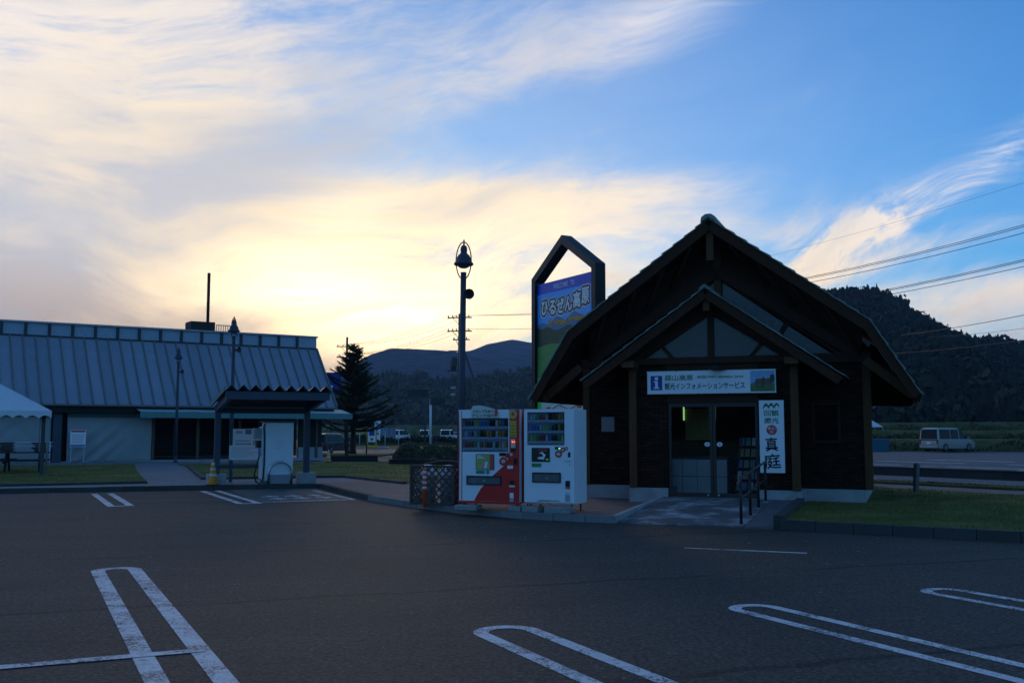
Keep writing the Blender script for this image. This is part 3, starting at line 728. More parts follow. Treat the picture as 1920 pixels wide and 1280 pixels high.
text('まに', SIGNW, seal, 0.0, -0.0245, 0.92, 0.06, 0.006, 0.15); text('わ', SIGNW, seal, 0.0, -0.0245, 0.845, 0.055, 0.006, 0.07)
text('真', INK, vb, -0.01, -0.024, 0.59, 0.29, 0.014, 0.26, rot=R(-3)); text('庭', INK, vb, 0.0, -0.024, 0.24, 0.31, 0.014, 0.34, rot=R(-5))
# ---- ramp, its flank kerb and handrail
rampm = M('ramp_concrete', (0.20, 0.205, 0.205), 0.85, 0.35, 1.2, 0.5, 30)
m_, b__ = new_mat('ramp_worn'); c0 = geoco(); big = noise(c0, 1.4, 6.0, 0.7); fine_ = noise(c0, 40.0, 3.0, 0.7)
S.put(b__, 'Base Color', mix(smooth(big, 0.47, 0.66), (0.10, 0.10, 0.10), cscale((0.40, 0.41, 0.42), 0.7 + fine_ * 0.5))); b__.inputs['Roughness'].default_value = 0.8
bump(b__, fine_, 0.5, 0.01)
ramp = MB().add([LW(-1.05, -3.85, 0.024), LW(1.22, -3.95, 0.024), LW(1.22, -0.065, 0.242), LW(-1.05, -0.065, 0.242), LW(-1.05, -3.85, -0.05), LW(1.22, -3.95, -0.05), LW(1.22, -0.065, -0.05), LW(-1.05, -0.065, -0.05)],
     [(0,1,2,3), (0,4,5,1), (1,5,6,2), (2,6,7,3), (3,7,4,0)]).build('ramp', m_)
structure(ramp, 'worn concrete ramp up to the lodge door')
tag(MB().beam(LW(-1.10, -3.86, 0.055), LW(-1.10, -0.07, 0.175), 0.09, 0.15).build('ramp_edge', CONC), 'narrow concrete edge along the left side of the ramp', 'kerb')
fl = structure(MB().add([LW(1.225, -3.95, 0.02), LW(1.72, -4.0, 0.05), LW(1.72, -0.065, 0.235), LW(1.225, -0.065, 0.235), LW(1.225, -3.95, -0.05), LW(1.72, -4.0, -0.05), LW(1.72, -0.065, -0.05), LW(1.225, -0.065, -0.05)],
     [(0,1,2,3), (0,4,5,1), (1,5,6,2), (2,6,7,3), (3,7,4,0)]).build('ramp_side_path', M('side_path', (0.12, 0.125, 0.13), 0.85, 0.3, 2, 0.4, 30)), 'dark narrow path beside the ramp handrail')
fk = tag(MB().beam(LW(1.80, -4.0, 0.10), LW(1.80, -0.1, 0.16), 0.15, 0.26).build('lawn_kerb', CONCD), 'dark kerb edging the right lawn beside the ramp', 'kerb')
hr = thing('handrail', 'dark metal handrail with four posts beside the lodge ramp', 'handrail', LW(1.14, 0, 0), -YAW)
HR = M('rail_brown', (0.10, 0.075, 0.06), 0.4, 0.1, metal=0.4)
vs_ = (-3.7, -2.6, -1.5, -0.45)
def ramp_z(v): return 0.242 + (0.024 - 0.242) * (-v - 0.065) / 3.8
for v in vs_:
    MB().tube([(0, v, ramp_z(v) - 0.02), (0, v, ramp_z(v) + 0.78)], 0.026, 8).build('post', BLACK, hr, True)
    MB().lathe([(0.0, 0), (0.055, 0), (0.055, 0.015), (0.0, 0.015)], 12, (0, v, ramp_z(v) - 0.003)).build('base_plate', STEEL, hr)
MB().tube([(0, -3.95, ramp_z(-3.9) + 0.68), (0, -3.9, ramp_z(-3.9) + 0.76), (0, -3.75, ramp_z(-3.7) + 0.80), (0, -0.4, ramp_z(-0.4) + 0.80), (0, -0.25, ramp_z(-0.3) + 0.78)], 0.024, 8).build('top_rail', HR, hr, True)
MB().tube([(0, -3.7, ramp_z(-3.7) + 0.45), (0, -0.45, ramp_z(-0.45) + 0.45)], 0.015, 8).build('mid_rail', HR, hr, True)

# ================================================================ vending machines
def bottle_mesh(kind):
    m = MB()
    if kind == 'bottle': prof = [(0.0, 0), (0.030, 0), (0.032, 0.02), (0.031, 0.06), (0.032, 0.10), (0.030, 0.125), (0.012, 0.165), (0.012, 0.175)]
    elif kind == 'can': prof = [(0.0, 0), (0.026, 0), (0.030, 0.008), (0.030, 0.112), (0.026, 0.122), (0.0, 0.122)]
    else: prof = [(0.0, 0), (0.024, 0), (0.026, 0.01), (0.026, 0.085), (0.018, 0.10), (0.018, 0.115)]
    m.lathe(prof, 10); me = m.mesh(kind)
    me.polygons.foreach_set('use_smooth', [True] * len(me.polygons))
    return me
def cap_mesh():
    return MB().lathe([(0.0, 0.176), (0.014, 0.176), (0.014, 0.195), (0.0, 0.195)], 8).mesh('cap')
BMAT = {n: M('drink_' + n, tuple(min(0.85, v * 1.5) for v in c), 0.3, 0.1, 30, spec=0.5) for n, c in dict(cola=(0.07, 0.012, 0.01), yellow=(0.6, 0.45, 0.06), blue=(0.06, 0.16, 0.5), pale=(0.5, 0.58, 0.65), black=(0.02, 0.018, 0.016), gold=(0.42, 0.26, 0.08), green=(0.08, 0.3, 0.08), orange=(0.6, 0.2, 0.03), white=(0.65, 0.65, 0.66), brown=(0.14, 0.06, 0.03), red=(0.45, 0.03, 0.03), lime=(0.35, 0.55, 0.1)).items()}  # drink colours lifted to make up for missing light in the displays
BM = {}
def drink(parent, kind, col, x, y, z, sc=1.0):
    k = (kind, col)
    if k not in BM:
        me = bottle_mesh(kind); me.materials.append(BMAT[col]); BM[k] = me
    o = bpy.data.objects.new('drink_' + ('can' if kind == 'can' else 'bottle'), BM[k]); COL.objects.link(o); o.parent = parent; o.location = (x, y, z); o.scale = (sc, sc, sc)
    if kind == 'bottle':
        if 'cap' not in BM: BM['cap'] = cap_mesh(); BM['cap'].materials.append(WHITE)
        c = bpy.data.objects.new('cap', BM['cap']); COL.objects.link(c); c.parent = o
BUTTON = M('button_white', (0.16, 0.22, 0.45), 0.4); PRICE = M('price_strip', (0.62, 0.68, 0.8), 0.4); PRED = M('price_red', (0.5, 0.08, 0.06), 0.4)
BACKB = M('display_back', (0.58, 0.70, 0.90), 0.5, 0.2, 3)  # backing colour made paler, standing in for light inside the display
def vending(name, label, loc, W, H, D, body, front, win, rows, nper, seed, group='drink vending machines'):
    t = thing(name, label, 'vending machine', loc, -YAW, group); rnd = random.Random(seed)
    x0, x1 = -W / 2, W / 2
    wx0, wx1, wz0, wz1 = win
    # cabinet behind, front door split round the display
    pbox('cabinet', body, t, x0, 0.06, 0.0, x1, D, H - 0.005, bevel=0.012)
    d = MB().box(x0, -0.06, 0.02, x1, 0.055, wz0).box(x0, -0.06, wz1, x1, 0.055, H).box(x0, -0.06, wz0, wx0, 0.055, wz1).box(wx1, -0.06, wz0, x1, 0.055, wz1)
    door = d.build('front_door', front, t)
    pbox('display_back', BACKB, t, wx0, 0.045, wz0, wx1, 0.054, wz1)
    pbox('display_glass', GLASSD, t, wx0, -0.052, wz0, wx1, -0.048, wz1)
    trim = MB().box(wx0 - 0.012, -0.066, wz0 - 0.012, wx1 + 0.012, -0.0605, wz0).box(wx0 - 0.012, -0.066, wz1, wx1 + 0.012, -0.0605, wz1 + 0.012).box(wx0 - 0.012, -0.066, wz0, wx0, -0.0605, wz1).box(wx1, -0.066, wz0, wx1 + 0.012, -0.0605, wz1).build('display_trim', BLACK, t)
    rh = (wz1 - wz0) / len(rows)
    for j, row in enumerate(rows):
        zb = wz1 - rh * (j + 1)
        sh = pbox('shelf', M('shelf_white', (0.6, 0.63, 0.68), 0.4), t, wx0, -0.04, zb + 0.055, wx1, 0.044, zb + 0.065)
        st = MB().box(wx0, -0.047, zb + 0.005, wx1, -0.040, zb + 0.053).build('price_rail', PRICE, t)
        pitch = (wx1 - wx0 - 0.04) / nper
        for k in range(nper):
            cx = wx0 + 0.02 + pitch * (k + 0.5)
            kind, col = row[min(len(row) - 1, int(k * len(row) / nper))]
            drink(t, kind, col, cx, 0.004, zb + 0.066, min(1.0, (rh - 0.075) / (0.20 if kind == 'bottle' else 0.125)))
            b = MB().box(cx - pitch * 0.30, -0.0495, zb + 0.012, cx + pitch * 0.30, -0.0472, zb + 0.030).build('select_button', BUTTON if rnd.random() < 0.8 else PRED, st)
    return t, door
ZP = 0.27
# red machine
rl = Vector((-1.04, 19.95, ZP)); WR = 1.30
c_red = rl + DU * (WR / 2)
rows_r = [[('bottle', 'cola'), ('bottle', 'cola'), ('bottle', 'cola'), ('bottle', 'yellow'), ('bottle', 'yellow'), ('bottle', 'blue'), ('bottle', 'blue'), ('bottle', 'blue'), ('can', 'black'), ('can', 'black'), ('can', 'white'), ('can', 'gold'), ('can', 'blue'), ('can', 'black')],
          [('bottle', 'pale'), ('bottle', 'blue'), ('bottle', 'red'), ('bottle', 'pale'), ('bottle', 'green'), ('can', 'black'), ('can', 'brown'), ('can', 'gold'), ('can', 'orange'), ('can', 'brown'), ('can', 'white'), ('can', 'orange'), ('can', 'gold'), ('can', 'brown')],
          [('small', 'red'), ('small', 'brown'), ('small', 'green'), ('small', 'pale'), ('small', 'brown'), ('small', 'gold'), ('small', 'black'), ('small', 'white'), ('small', 'black'), ('small', 'gold'), ('small', 'pale'), ('small', 'orange')]]
vr, door_r = vending('vending_machine', 'red and white drink vending machine beside the tall lamp post', c_red, WR, 1.80, 0.72, RED, WHITE, (-0.555, 0.40, 0.995, 1.62), rows_r, 14, 3)
# red right-hand column, curved red sweep, red side strips
pbox('coin_column', RED, vr, 0.44, -0.068, 0.95, 0.648, -0.0602, 1.795)
sweep = [(-0.30, 0.03), (-0.25, 0.13), (-0.16, 0.27), (-0.02, 0.40), (0.10, 0.53), (0.22, 0.63), (0.33, 0.72), (0.40, 0.82), (0.44, 0.95), (0.648, 0.949), (0.648, 0.03)]
MB().prism(sweep, 'y', -0.0605, -0.064).build('red_sweep', RED, vr)
MB().prism([(-0.65, 0.03), (-0.625, 0.03), (-0.62, 1.0), (-0.635, 1.78), (-0.65, 1.78)], 'y', -0.0605, -0.064).build('red_edge', RED, vr)
MB().prism([(-0.575, 0.03), (-0.560, 0.03), (-0.56, 0.9), (-0.572, 1.78), (-0.585, 1.78), (-0.575, 0.9)], 'y', -0.0605, -0.064).build('red_pinstripe', RED, vr)
pbox('red_skirt', RED, vr, -0.648, -0.068, -0.02, 0.648, 0.05, 0.028)
top = MB().prism([(-0.36, 1.64), (0.22, 1.64), (0.24, 1.72), (0.16, 1.80), (-0.05, 1.86), (-0.20, 1.885), (-0.33, 1.87), (-0.365, 1.80)], 'y', -0.069, -0.085).build('top_panel', M('panel_cream', (0.62, 0.63, 0.55), 0.5, 0.1, 5), vr)
text('スタンプためて、', INK, top, -0.09, -0.087, 1.765, 0.066, 0.03, 0.48); text('ドリンクGET!!', INK, top, -0.09, -0.087, 1.685, 0.066, 0.03, 0.48)
MB().prism(circ(0.17, 1.74, 0.035, 0.075, 14), 'y', -0.0855, -0.088).build('panel_bottle', BMAT['red'], top)
MB().prism(circ(0.515, 1.705, 0.085, 0.088, 24), 'y', -0.0685, -0.075).build('round_badge', M('badge_yellow', (0.6, 0.42, 0.1), 0.5), vr)
MB().prism(circ(0.515, 1.71, 0.035, 0.04, 12), 'y', -0.0752, -0.077).build('badge_mark', REDI, vr)
pbox('yellow_notice', M('notice_yellow', (0.55, 0.37, 0.04), 0.5, 0.15, 12), vr, 0.455, -0.073, 1.26, 0.585, -0.0685, 1.58)
for k in range(4): pbox('notice_print', INK, vr, 0.475, -0.0745, 1.29 + k * 0.06, 0.565, -0.0732, 1.30 + k * 0.06)
for (x0_, z0_, x1_, z1_, mm) in ((0.47, 1.195, 0.56, 1.225, SIGNW), (0.475, 1.06, 0.565, 1.15, STEEL), (0.475, 0.985, 0.56, 1.05, BLACK), (0.53, 0.74, 0.60, 0.86, BLACK), (0.40, 0.66, 0.52, 0.72, SIGNW), (0.45, 0.37, 0.54, 0.43, BLACK), (0.44, 0.31, 0.55, 0.34, SIGNW), (0.45, 0.10, 0.53, 0.20, SIGNW), (0.45, 0.03, 0.53, 0.09, M('label_grey', (0.35, 0.36, 0.38)))):
    pbox('panel_fitting', mm, vr, x0_, -0.078, z0_, x1_, -0.0685, z1_)
pbox('price_readout', BLACK, vr, 0.23, -0.072, 0.90, 0.36, -0.0645, 0.965)
for dx_ in (0.495, 0.535):
    pbox('red_lamp', M('led_red', (0.6, 0.05, 0.02), emit=(1.0, 0.16, 0.05, 3.0)), vr, dx_, -0.0805, 1.168, dx_ + 0.018, -0.0685, 1.18)
MB().prism(circ(0.315, 0.80, 0.085, 0.085, 24), 'y', -0.0642, -0.07).build('coin_ring', RED, vr)
MB().prism(circ(0.315, 0.80, 0.045, 0.036, 18), 'y', -0.0702, -0.074).build('coin_plate', STEEL, vr)
MB().prism(circ(0.40, 0.915, 0.05, 0.05, 20), 'y', -0.0642, -0.07).build('card_ring', RED, vr)
MB().prism(circ(0.48, 0.93, 0.032, 0.03, 16), 'y', -0.0685, -0.073).build('card_reader', STEEL, vr)
ad = pbox('advert_frame', BLACK, vr, -0.265, -0.072, 0.63, 0.12, -0.0605, 0.935)
pbox('advert_field', M('advert_green', (0.36, 0.40, 0.12), 0.5, 0.25, 5), ad, -0.255, -0.0735, 0.64, 0.03, -0.0722, 0.925)
pbox('advert_band', REDI, ad, 0.031, -0.0735, 0.64, 0.11, -0.0722, 0.925)
MB().prism([(-0.19, 0.645), (-0.06, 0.645), (0.0, 0.74), (-0.03, 0.83), (-0.09, 0.80), (-0.17, 0.70)], 'y', -0.0737, -0.0745).build('advert_hand', M('advert_skin', (0.5, 0.33, 0.24), 0.5), ad)
MB().prism([(-0.09, 0.67), (-0.04, 0.66), (-0.01, 0.78), (-0.05, 0.80)], 'y', -0.0747, -0.0755).build('advert_phone', SIGNW, ad)
for k in range(3): pbox('advert_print', SIGNW, ad, -0.24, -0.0745, 0.85 + k * 0.025, -0.08 - 0.03 * k, -0.0737, 0.862 + k * 0.025)
pbox('eco_label', M('eco_green', (0.03, 0.22, 0.13), 0.5), vr, -0.265, -0.066, 0.555, -0.08, -0.0605, 0.615)
MB().prism(circ(-0.015, 0.587, 0.042, 0.042, 16), 'y', -0.0605, -0.066).build('eco_badge', M('eco_blue', (0.1, 0.28, 0.3), 0.5), vr)
def tray(t, x0, x1, z0, z1):
    f = MB().box(x0, -0.085, z0, x1, -0.0648, z0 + 0.02).box(x0, -0.085, z1 - 0.025, x1, -0.0648, z1).box(x0, -0.085, z0 + 0.02, x0 + 0.02, -0.0648, z1 - 0.025).box(x1 - 0.02, -0.085, z0 + 0.02, x1, -0.0648, z1 - 0.025).build('tray_frame', BLACK, t)
    pbox('tray_flap', M('flap_grey', (0.12, 0.125, 0.13), 0.25, 0.1, spec=0.6), f, x0 + 0.02, -0.072, z0 + 0.02, x1 - 0.02, -0.066, z1 - 0.025)
    pbox('flap_label', M('label_grey', (0.35, 0.36, 0.38)), f, (x0+x1)/2 - 0.02, -0.0735, z0 + 0.07, (x0+x1)/2 + 0.03, -0.0722, z0 + 0.09)
tray(vr, -0.46, 0.27, 0.34, 0.515)
# white machine
wl_ = Vector((0.255, 19.42, ZP)); WW = 1.005
c_wh = wl_ + DU * (WW / 2)
rows_w = [[('bottle', 'white'), ('bottle', 'green'), ('bottle', 'red'), ('bottle', 'pale'), ('can', 'black'), ('can', 'brown'), ('can', 'gold'), ('can', 'gold')],
          [('bottle', 'blue'), ('bottle', 'blue'), ('bottle', 'pale'), ('bottle', 'lime'), ('bottle', 'lime'), ('bottle', 'green'), ('bottle', 'black'), ('can', 'black'), ('can', 'gold'), ('can', 'brown')],
          [('small', 'lime'), ('small', 'green'), ('small', 'red'), ('small', 'pale'), ('small', 'blue'), ('small', 'black'), ('small', 'green'), ('small', 'lime')]]
vw, door_w = vending('vending_machine', 'plain white drink vending machine nearest the lodge', c_wh, WW, 1.80, 0.74, WHITE, WHITE, (-0.42, 0.30, 1.13, 1.73), rows_w, 11, 5)
ad = pbox('advert_frame', BLACK, vw, -0.345, -0.072, 0.80, 0.02, -0.0605, 1.065)
pbox('advert_field', M('advert_dark', (0.02, 0.025, 0.02), 0.4, 0.4, 6), ad, -0.335, -0.0735, 0.81, 0.01, -0.0722, 1.055)
MB().prism([(-0.23, 0.86), (-0.1, 0.84), (-0.06, 0.93), (-0.13, 0.99), (-0.2, 0.96), (-0.13, 0.95), (-0.11, 0.90), (-0.2, 0.89)], 'y', -0.0737, -0.0745).build('advert_swoosh', SIGNW, ad)
for k in range(4): pbox('advert_print', BMAT['red'], ad, -0.2 + k * 0.045, -0.0745, 1.0, -0.17 + k * 0.045, -0.0737, 1.035)
MB().prism(circ(-0.03, 0.845, 0.03, 0.02, 12), 'y', -0.0737, -0.0745).build('advert_mark', BMAT['lime'], ad)
pbox('eco_label', M('eco_green2', (0.03, 0.25, 0.06), 0.5), vw, -0.345, -0.066, 0.70, -0.155, -0.0605, 0.77)
pbox('price_readout', BLACK, vw, 0.125, -0.066, 1.035, 0.235, -0.0605, 1.085)
pbox('green_lamp', M('led_green', (0.05, 0.5, 0.1), emit=(0.1, 1.0, 0.25, 2.0)), vw, 0.20, -0.0685, 1.05, 0.23, -0.0662, 1.065)
for cx_, cz_, rr in ((0.195, 0.95, 0.07), (0.28, 1.03, 0.048), (0.35, 1.055, 0.035)):
    rg = MB().prism(circ(cx_, cz_, rr, rr, 24), 'y', -0.0605, -0.068).build('coin_ring', REDI, vw)
    MB().prism(circ(cx_, cz_, rr * 0.55, rr * 0.42, 16), 'y', -0.0682, -0.072).build('coin_plate', STEEL, rg)
pbox('bill_slot', BLACK, vw, 0.385, -0.07, 0.89, 0.43, -0.0605, 0.985)
for (x0_, z0_, x1_, z1_, mm) in ((0.315, 0.80, 0.44, 0.84, M('label_pale', (0.55, 0.57, 0.62))), (0.41, 0.735, 0.425, 0.75, BLACK), (0.33, 0.30, 0.42, 0.45, BLACK), (0.335, 0.30, 0.415, 0.34, REDI), (0.33, 0.20, 0.40, 0.235, M('label_pale', (0.55, 0.57, 0.62))), (0.325, 0.06, 0.42, 0.19, M('label_grey', (0.35, 0.36, 0.38)))):
    pbox('panel_fitting', mm, vw, x0_, -0.069 if mm is not REDI else -0.072, z0_, x1_, -0.0605, z1_)
tray(vw, -0.33, 0.24, 0.41, 0.60)
MB().prism([(-0.27, 0.055), (0.25, 0.055), (0.17, 0.085), (-0.17, 0.085)], 'y', -0.0605, -0.066).build('base_grille', STEEL, vw)
pbox('door_gap', BLACK, vw, -0.50, -0.0605, 0.028, 0.50, -0.0635, 0.034)
# concrete pads under the machines' feet
pads = []
def pad(x, y, sx, sy, sz, rz, label):
    t = MB().box(-sx/2, -sy/2, 0, sx/2, sy/2, sz).build('concrete_pad', M('pad_concrete', (0.30, 0.29, 0.27), 0.9, 0.35, 8, 0.8, 25, dirt=0.6), bevel=0.012)
    t.location = (x, y, 0.1225); t.rotation_euler = (0, 0, rz); tag(t, label, 'concrete pad', 'pads under the vending machines')
def atfront(c, u, v): q = c + DU * u + DV * v; return q.x, q.y
pad(*atfront(c_red, -0.42, -0.08), 0.46, 0.32, 0.10, -YAW + 0.06, 'worn concrete pad under the left foot of the red vending machine')
pad(*atfront(c_red, 0.56, 0.02), 0.26, 0.3, 0.10, -YAW, 'small concrete pad under the right foot of the red vending machine')
pad(*atfront(c_wh, -0.34, -0.02), 0.34, 0.3, 0.11, -YAW - 0.1, 'concrete pad under the left foot of the white vending machine')
pad(*atfront(c_wh, 0.22, -0.10), 0.50, 0.34, 0.12, -YAW + 0.04, 'long concrete pad under the right foot of the white vending machine')
for c, W_ in ((vr, WR), (vw, WW)):
    for s in (-1, 1):
        for y in (0.06, 0.62):
            hgt = ZP - 0.2225 if y < 0.3 else ZP - 0.119
            MB().lathe([(0.0, 0), (0.035, 0), (0.035, 0.01), (0.015, 0.015), (0.015, hgt - 0.001)], 8, (s * (W_ / 2 - 0.09), y, -hgt)).build('foot', BLACK, c)

# ================================================================ tall welcome sign
SYAW = math.atan2(2.9, 1.58)
ws = thing('welcome_sign', 'tall house-shaped welcome sign with blue and green panel behind the lodge', 'sign', (0.73, 31.9, 0), -SYAW)
FRM = M('frame_dark', (0.012, 0.011, 0.012), 0.45, 0.15, 3, spec=0.25)
DP = 0.36
MB().prism([(-0.22, 0), (0, 0), (0, 6.4), (-0.22, 6.52)], 'y', 0, DP).build('frame_post', FRM, ws, bevel=0.006)
MB().prism([(3.3, 0), (3.52, 0), (3.52, 6.52), (3.3, 6.4)], 'y', 0, DP).build('frame_post', FRM, ws, bevel=0.006)
MB().prism([(-0.22, 6.522), (0, 6.402), (1.65, 7.38), (1.65, 7.66)], 'y', 0, DP).build('frame_rafter', FRM, ws)
MB().prism([(3.52, 6.522), (1.652, 7.66), (1.652, 7.38), (3.3, 6.402)], 'y', 0, DP).build('frame_rafter', FRM, ws)
pn = pbox('panel', M('panel_sky', (0.06, 0.42, 0.95), 0.45, 0.15, 0.9), ws, 0.002, 0.10, 0.8, 3.298, 0.22, 6.32)
def sp(name, pts, mat, k): return MB().prism(pts, 'y', 0.0995 - 0.003 * k, 0.0975 - 0.003 * k).build(name, mat, pn)
sp('blue_band', [(0.002, 5.98), (3.298, 5.98), (3.298, 6.318), (0.002, 6.318)], M('band_blue', (0.01, 0.06, 0.55), 0.4), 0)
sp('far_mountains', [(0.002, 4.7), (0.002, 5.0), (0.3, 5.08), (0.7, 4.98), (1.2, 5.2), (1.7, 5.05), (2.2, 5.25), (2.8, 5.06), (3.298, 5.15), (3.298, 4.7)], M('print_mountain', (0.07, 0.2, 0.36), 0.5, 0.2, 2), 0)
sp('forest', [(0.002, 4.2), (0.002, 4.95), (0.25, 4.85), (0.6, 4.92), (1.2, 4.75), (1.9, 4.88), (2.6, 4.72), (3.298, 4.8), (3.298, 4.2)], M('print_forest', (0.025, 0.07, 0.03), 0.5, 0.6, 5), 1)
sp('meadow', [(0.002, 3.25), (0.002, 4.3), (0.8, 4.38), (1.8, 4.3), (3.298, 4.42), (3.298, 3.25)], M('print_meadow', (0.09, 0.28, 0.06), 0.5, 0.35, 3), 2)
sp('green_field', [(0.002, 0.802), (0.002, 3.3)] + [(0.002 + k * 0.1647, 3.3 + (0.06 if k % 2 else 0.0)) for k in range(1, 20)] + [(3.298, 3.3), (3.298, 0.802)], M('print_green', (0.08, 0.75, 0.10), 0.5, 0.05, 2), 3)
sp('map_panel', [(0.25, 1.0), (3.05, 1.0), (3.05, 2.62), (0.25, 2.62)], M('print_map', (0.6, 0.75, 0.6), 0.5, 0.3, 2), 4)
for a_, b_ in (((0.5, 2.2), (1.3, 2.45)), ((1.3, 2.45), (1.9, 2.3)), ((1.9, 2.3), (2.7, 2.5)), ((1.2, 1.6), (1.9, 2.3))):
    MB().beam((a_[0], 0.083, a_[1]), (b_[0], 0.083, b_[1]), 0.004, 0.035, (0, 0, 1)).build('map_route', REDI, pn)
for cx_, cz_ in ((0.7, 2.36), (1.5, 2.5), (2.5, 2.38)):
    pbox('map_label', REDI if cx_ != 1.5 else BLUE, pn, cx_ - 0.12, 0.078, cz_ - 0.04, cx_ + 0.12, 0.0815, cz_ + 0.04)
for k in range(3): MB().prism([(1.9 + k*0.42, 4.05), (1.92 + k*0.42, 4.17), (2.12 + k*0.42, 4.19), (2.18 + k*0.42, 4.24), (2.2 + k*0.42, 4.14), (2.13 + k*0.42, 3.96), (2.09 + k*0.42, 3.96), (2.07 + k*0.42, 4.06), (1.97 + k*0.42, 4.06), (1.95 + k*0.42, 3.96), (1.91 + k*0.42, 3.96)], 'y', 0.091, 0.0885).build('printed_cow', M('photo_brown', (0.15, 0.09, 0.05)), pn)
text('WELCOME TO', M('print_pale', (0.7, 0.75, 0.82)), pn, 1.62, 0.093, 6.14, 0.155, 0.02, 1.25)
BROWNI = M('print_brown', (0.12, 0.025, 0.012), 0.5)
for i, ch in enumerate('ひるぜん高原'):
    x = 0.47 + i * 0.475; z = 5.50 + (0.10, 0.04, 0.0, -0.02, 0.0, 0.03)[i] + 0.04 * i - 0.08
    hgt = 0.50 if i < 4 else 0.54
    text_fat(ch, M('halo_pale', (0.7, 0.72, 0.7)), pn, x, 0.0955, z, hgt * 0.86, 0.39, 0.115)
    text_fat(ch, BROWNI, pn, x, 0.0925, z, hgt * 0.86, 0.39, 0.075)
    text_fat(ch, M('print_white', (0.85, 0.85, 0.83)), pn, x, 0.0895, z, hgt * 0.86, 0.39, 0.018, 8, 'lettering')
text('The Hiruzen highlands', M('print_orange', (0.85, 0.42, 0.02)), pn, 1.75, 0.088, 5.02, 0.21, 0.03, 2.2)

# ================================================================ street lamps
def street_lamp(label, x, y, z0, ring=True, horn_side=1):
    t = thing('street_lamp', label, 'street lamp', (x, y, z0), 0, 'slate coloured street lamps')
    MB().tube([(0, 0, 0), (0, 0, 4.88)], [0.075, 0.062], 14).build('pole', POLE, t, True)
    MB().lathe([(0, 0), (0.13, 0), (0.13, 0.02), (0.085, 0.04), (0.08, 0.3), (0, 0.3)], 14).build('base', POLE, t, True)
    pts = [(0.16 * math.cos(a), 0, 5.13 + 0.40 * math.sin(a)) for a in [math.pi * 2 * k / 28 for k in range(-6, 21)]]
    MB().tube(pts, 0.014, 6).build('hoop', POLE, t, True)
    MB().lathe([(0.0, 5.06), (0.09, 5.05), (0.15, 5.02), (0.19, 5.03), (0.215, 5.055), (0.20, 5.08), (0.165, 5.12), (0.145, 5.20), (0.11, 5.255), (0.075, 5.285), (0.066, 5.31), (0.072, 5.33), (0.072, 5.40), (0.055, 5.445), (0.02, 5.465), (0.016, 5.58), (0.0, 5.585)], 20).build('lamp_shade', POLE, t, True)
    MB().lathe([(0.0, 4.965), (0.06, 4.97), (0.11, 4.995), (0.13, 5.03), (0.0, 5.045)], 16).build('lens', M('lamp_lens', (0.10, 0.11, 0.13), 0.25), t, True)
    s = horn_side
    MB().beam((0, 0, 4.40), (s * 0.10, -0.04, 4.40), 0.03, 0.03).build('horn_bracket', POLE, t)
    MB().lathe([(0.0, 0.16), (0.03, 0.16), (0.035, 0.05), (0.06, -0.02), (0.105, -0.10), (0.112, -0.105), (0.10, -0.09), (0.03, 0.03), (0.0, 0.03)], 18, (s * 0.13, -0.05, 4.40), 'y').build('horn_speaker', M('horn_grey', (0.04, 0.042, 0.045), 0.5), t, True)
    return t
l1 = street_lamp('tall slate street lamp behind the red vending machine', -1.075, 21.05, 0.12)
l1.rotation_euler = (0, R(0.55), 0)
l2 = copy_tree(l1); q = G(432, 889, 0.14); l2.location = (q.x, q.y, 0.13); l2.rotation_euler = (0, 0, R(70)); l2['label'] = 'slate street lamp just behind the charging shelter roof'
l3 = copy_tree(l1); q = G(329, 867, 0.14); l3.location = (q.x, q.y, 0.13); l3.rotation_euler = (0, 0, R(75)); l3['label'] = 'farthest slate street lamp, in front of the long ribbed roof'

# ================================================================ lattice bin enclosure, bins, delineator post
LAT = M('lattice_wood', (0.10, 0.078, 0.06), 0.8, 0.3, 4, 0.3, 20, rand=0.2)
en = thing('bin_enclosure', 'dark wooden lattice enclosure round the waste bins', 'enclosure', (-1.66, 21.05, 0.12), -YAW)
EW, ED, EH = 0.98, 0.62, 0.80
for x in (-EW/2, EW/2):
    for y in (0, ED): pbox('post', LAT, en, x - 0.025, y - 0.025, 0, x + 0.025, y + 0.025, EH + 0.03)
def lattice(parent, p, q, z0, z1, off, n):
    p, q = Vector(p), Vector(q); L = (q - p).length; d = (q - p) / L; H_ = z1 - z0; nrm = Vector((-d.y, d.x))
    for s, o in ((1, 0.0), (-1, 0.011)):
        step = (L + H_) / n
        for k in range(1, n):
            c = k * step
            if s > 0: a = (max(0, c - H_), min(H_, c)); b = (min(L, c), max(0, c - L))
            else: a = (L - max(0, c - H_), min(H_, c)); b = (L - min(L, c), max(0, c - L))
            A = p + d * a[0] + nrm * (off + o); B_ = p + d * b[0] + nrm * (off + o)
            if (A - B_).length < 0.04: continue
            MB().beam((A.x, A.y, z0 + a[1]), (B_.x, B_.y, z0 + b[1]), 0.009, 0.036, (0, 0, 1)).build('slat', LAT, parent)
lattice(en, (-EW/2, 0), (EW/2, 0), 0.03, EH, -0.01, 11)
lattice(en, (EW/2, 0), (EW/2, ED), 0.03, EH, -0.01, 9)
lattice(en, (-EW/2, 0), (-EW/2, ED), 0.03, EH, 0.01, 9)
for z in (0.03, EH):
    MB().beam((-EW/2, -0.03, z), (EW/2, -0.03, z), 0.03, 0.045).build('rail', LAT, en)
    for s in (-1, 1): MB().beam((s * EW/2, 0, z), (s * EW/2, ED, z), 0.03, 0.045).build('rail', LAT, en)
MB().tube([(-EW/2, ED, EH + 0.03), (-0.2, ED, EH + 0.09), (0.15, ED, EH + 0.10), (EW/2, ED, EH + 0.04)], 0.02, 6).build('top_branch', LAT, en, True)
BIN = M('bin_plastic', (0.65, 0.7, 0.75), 0.4, 0.15, 5)
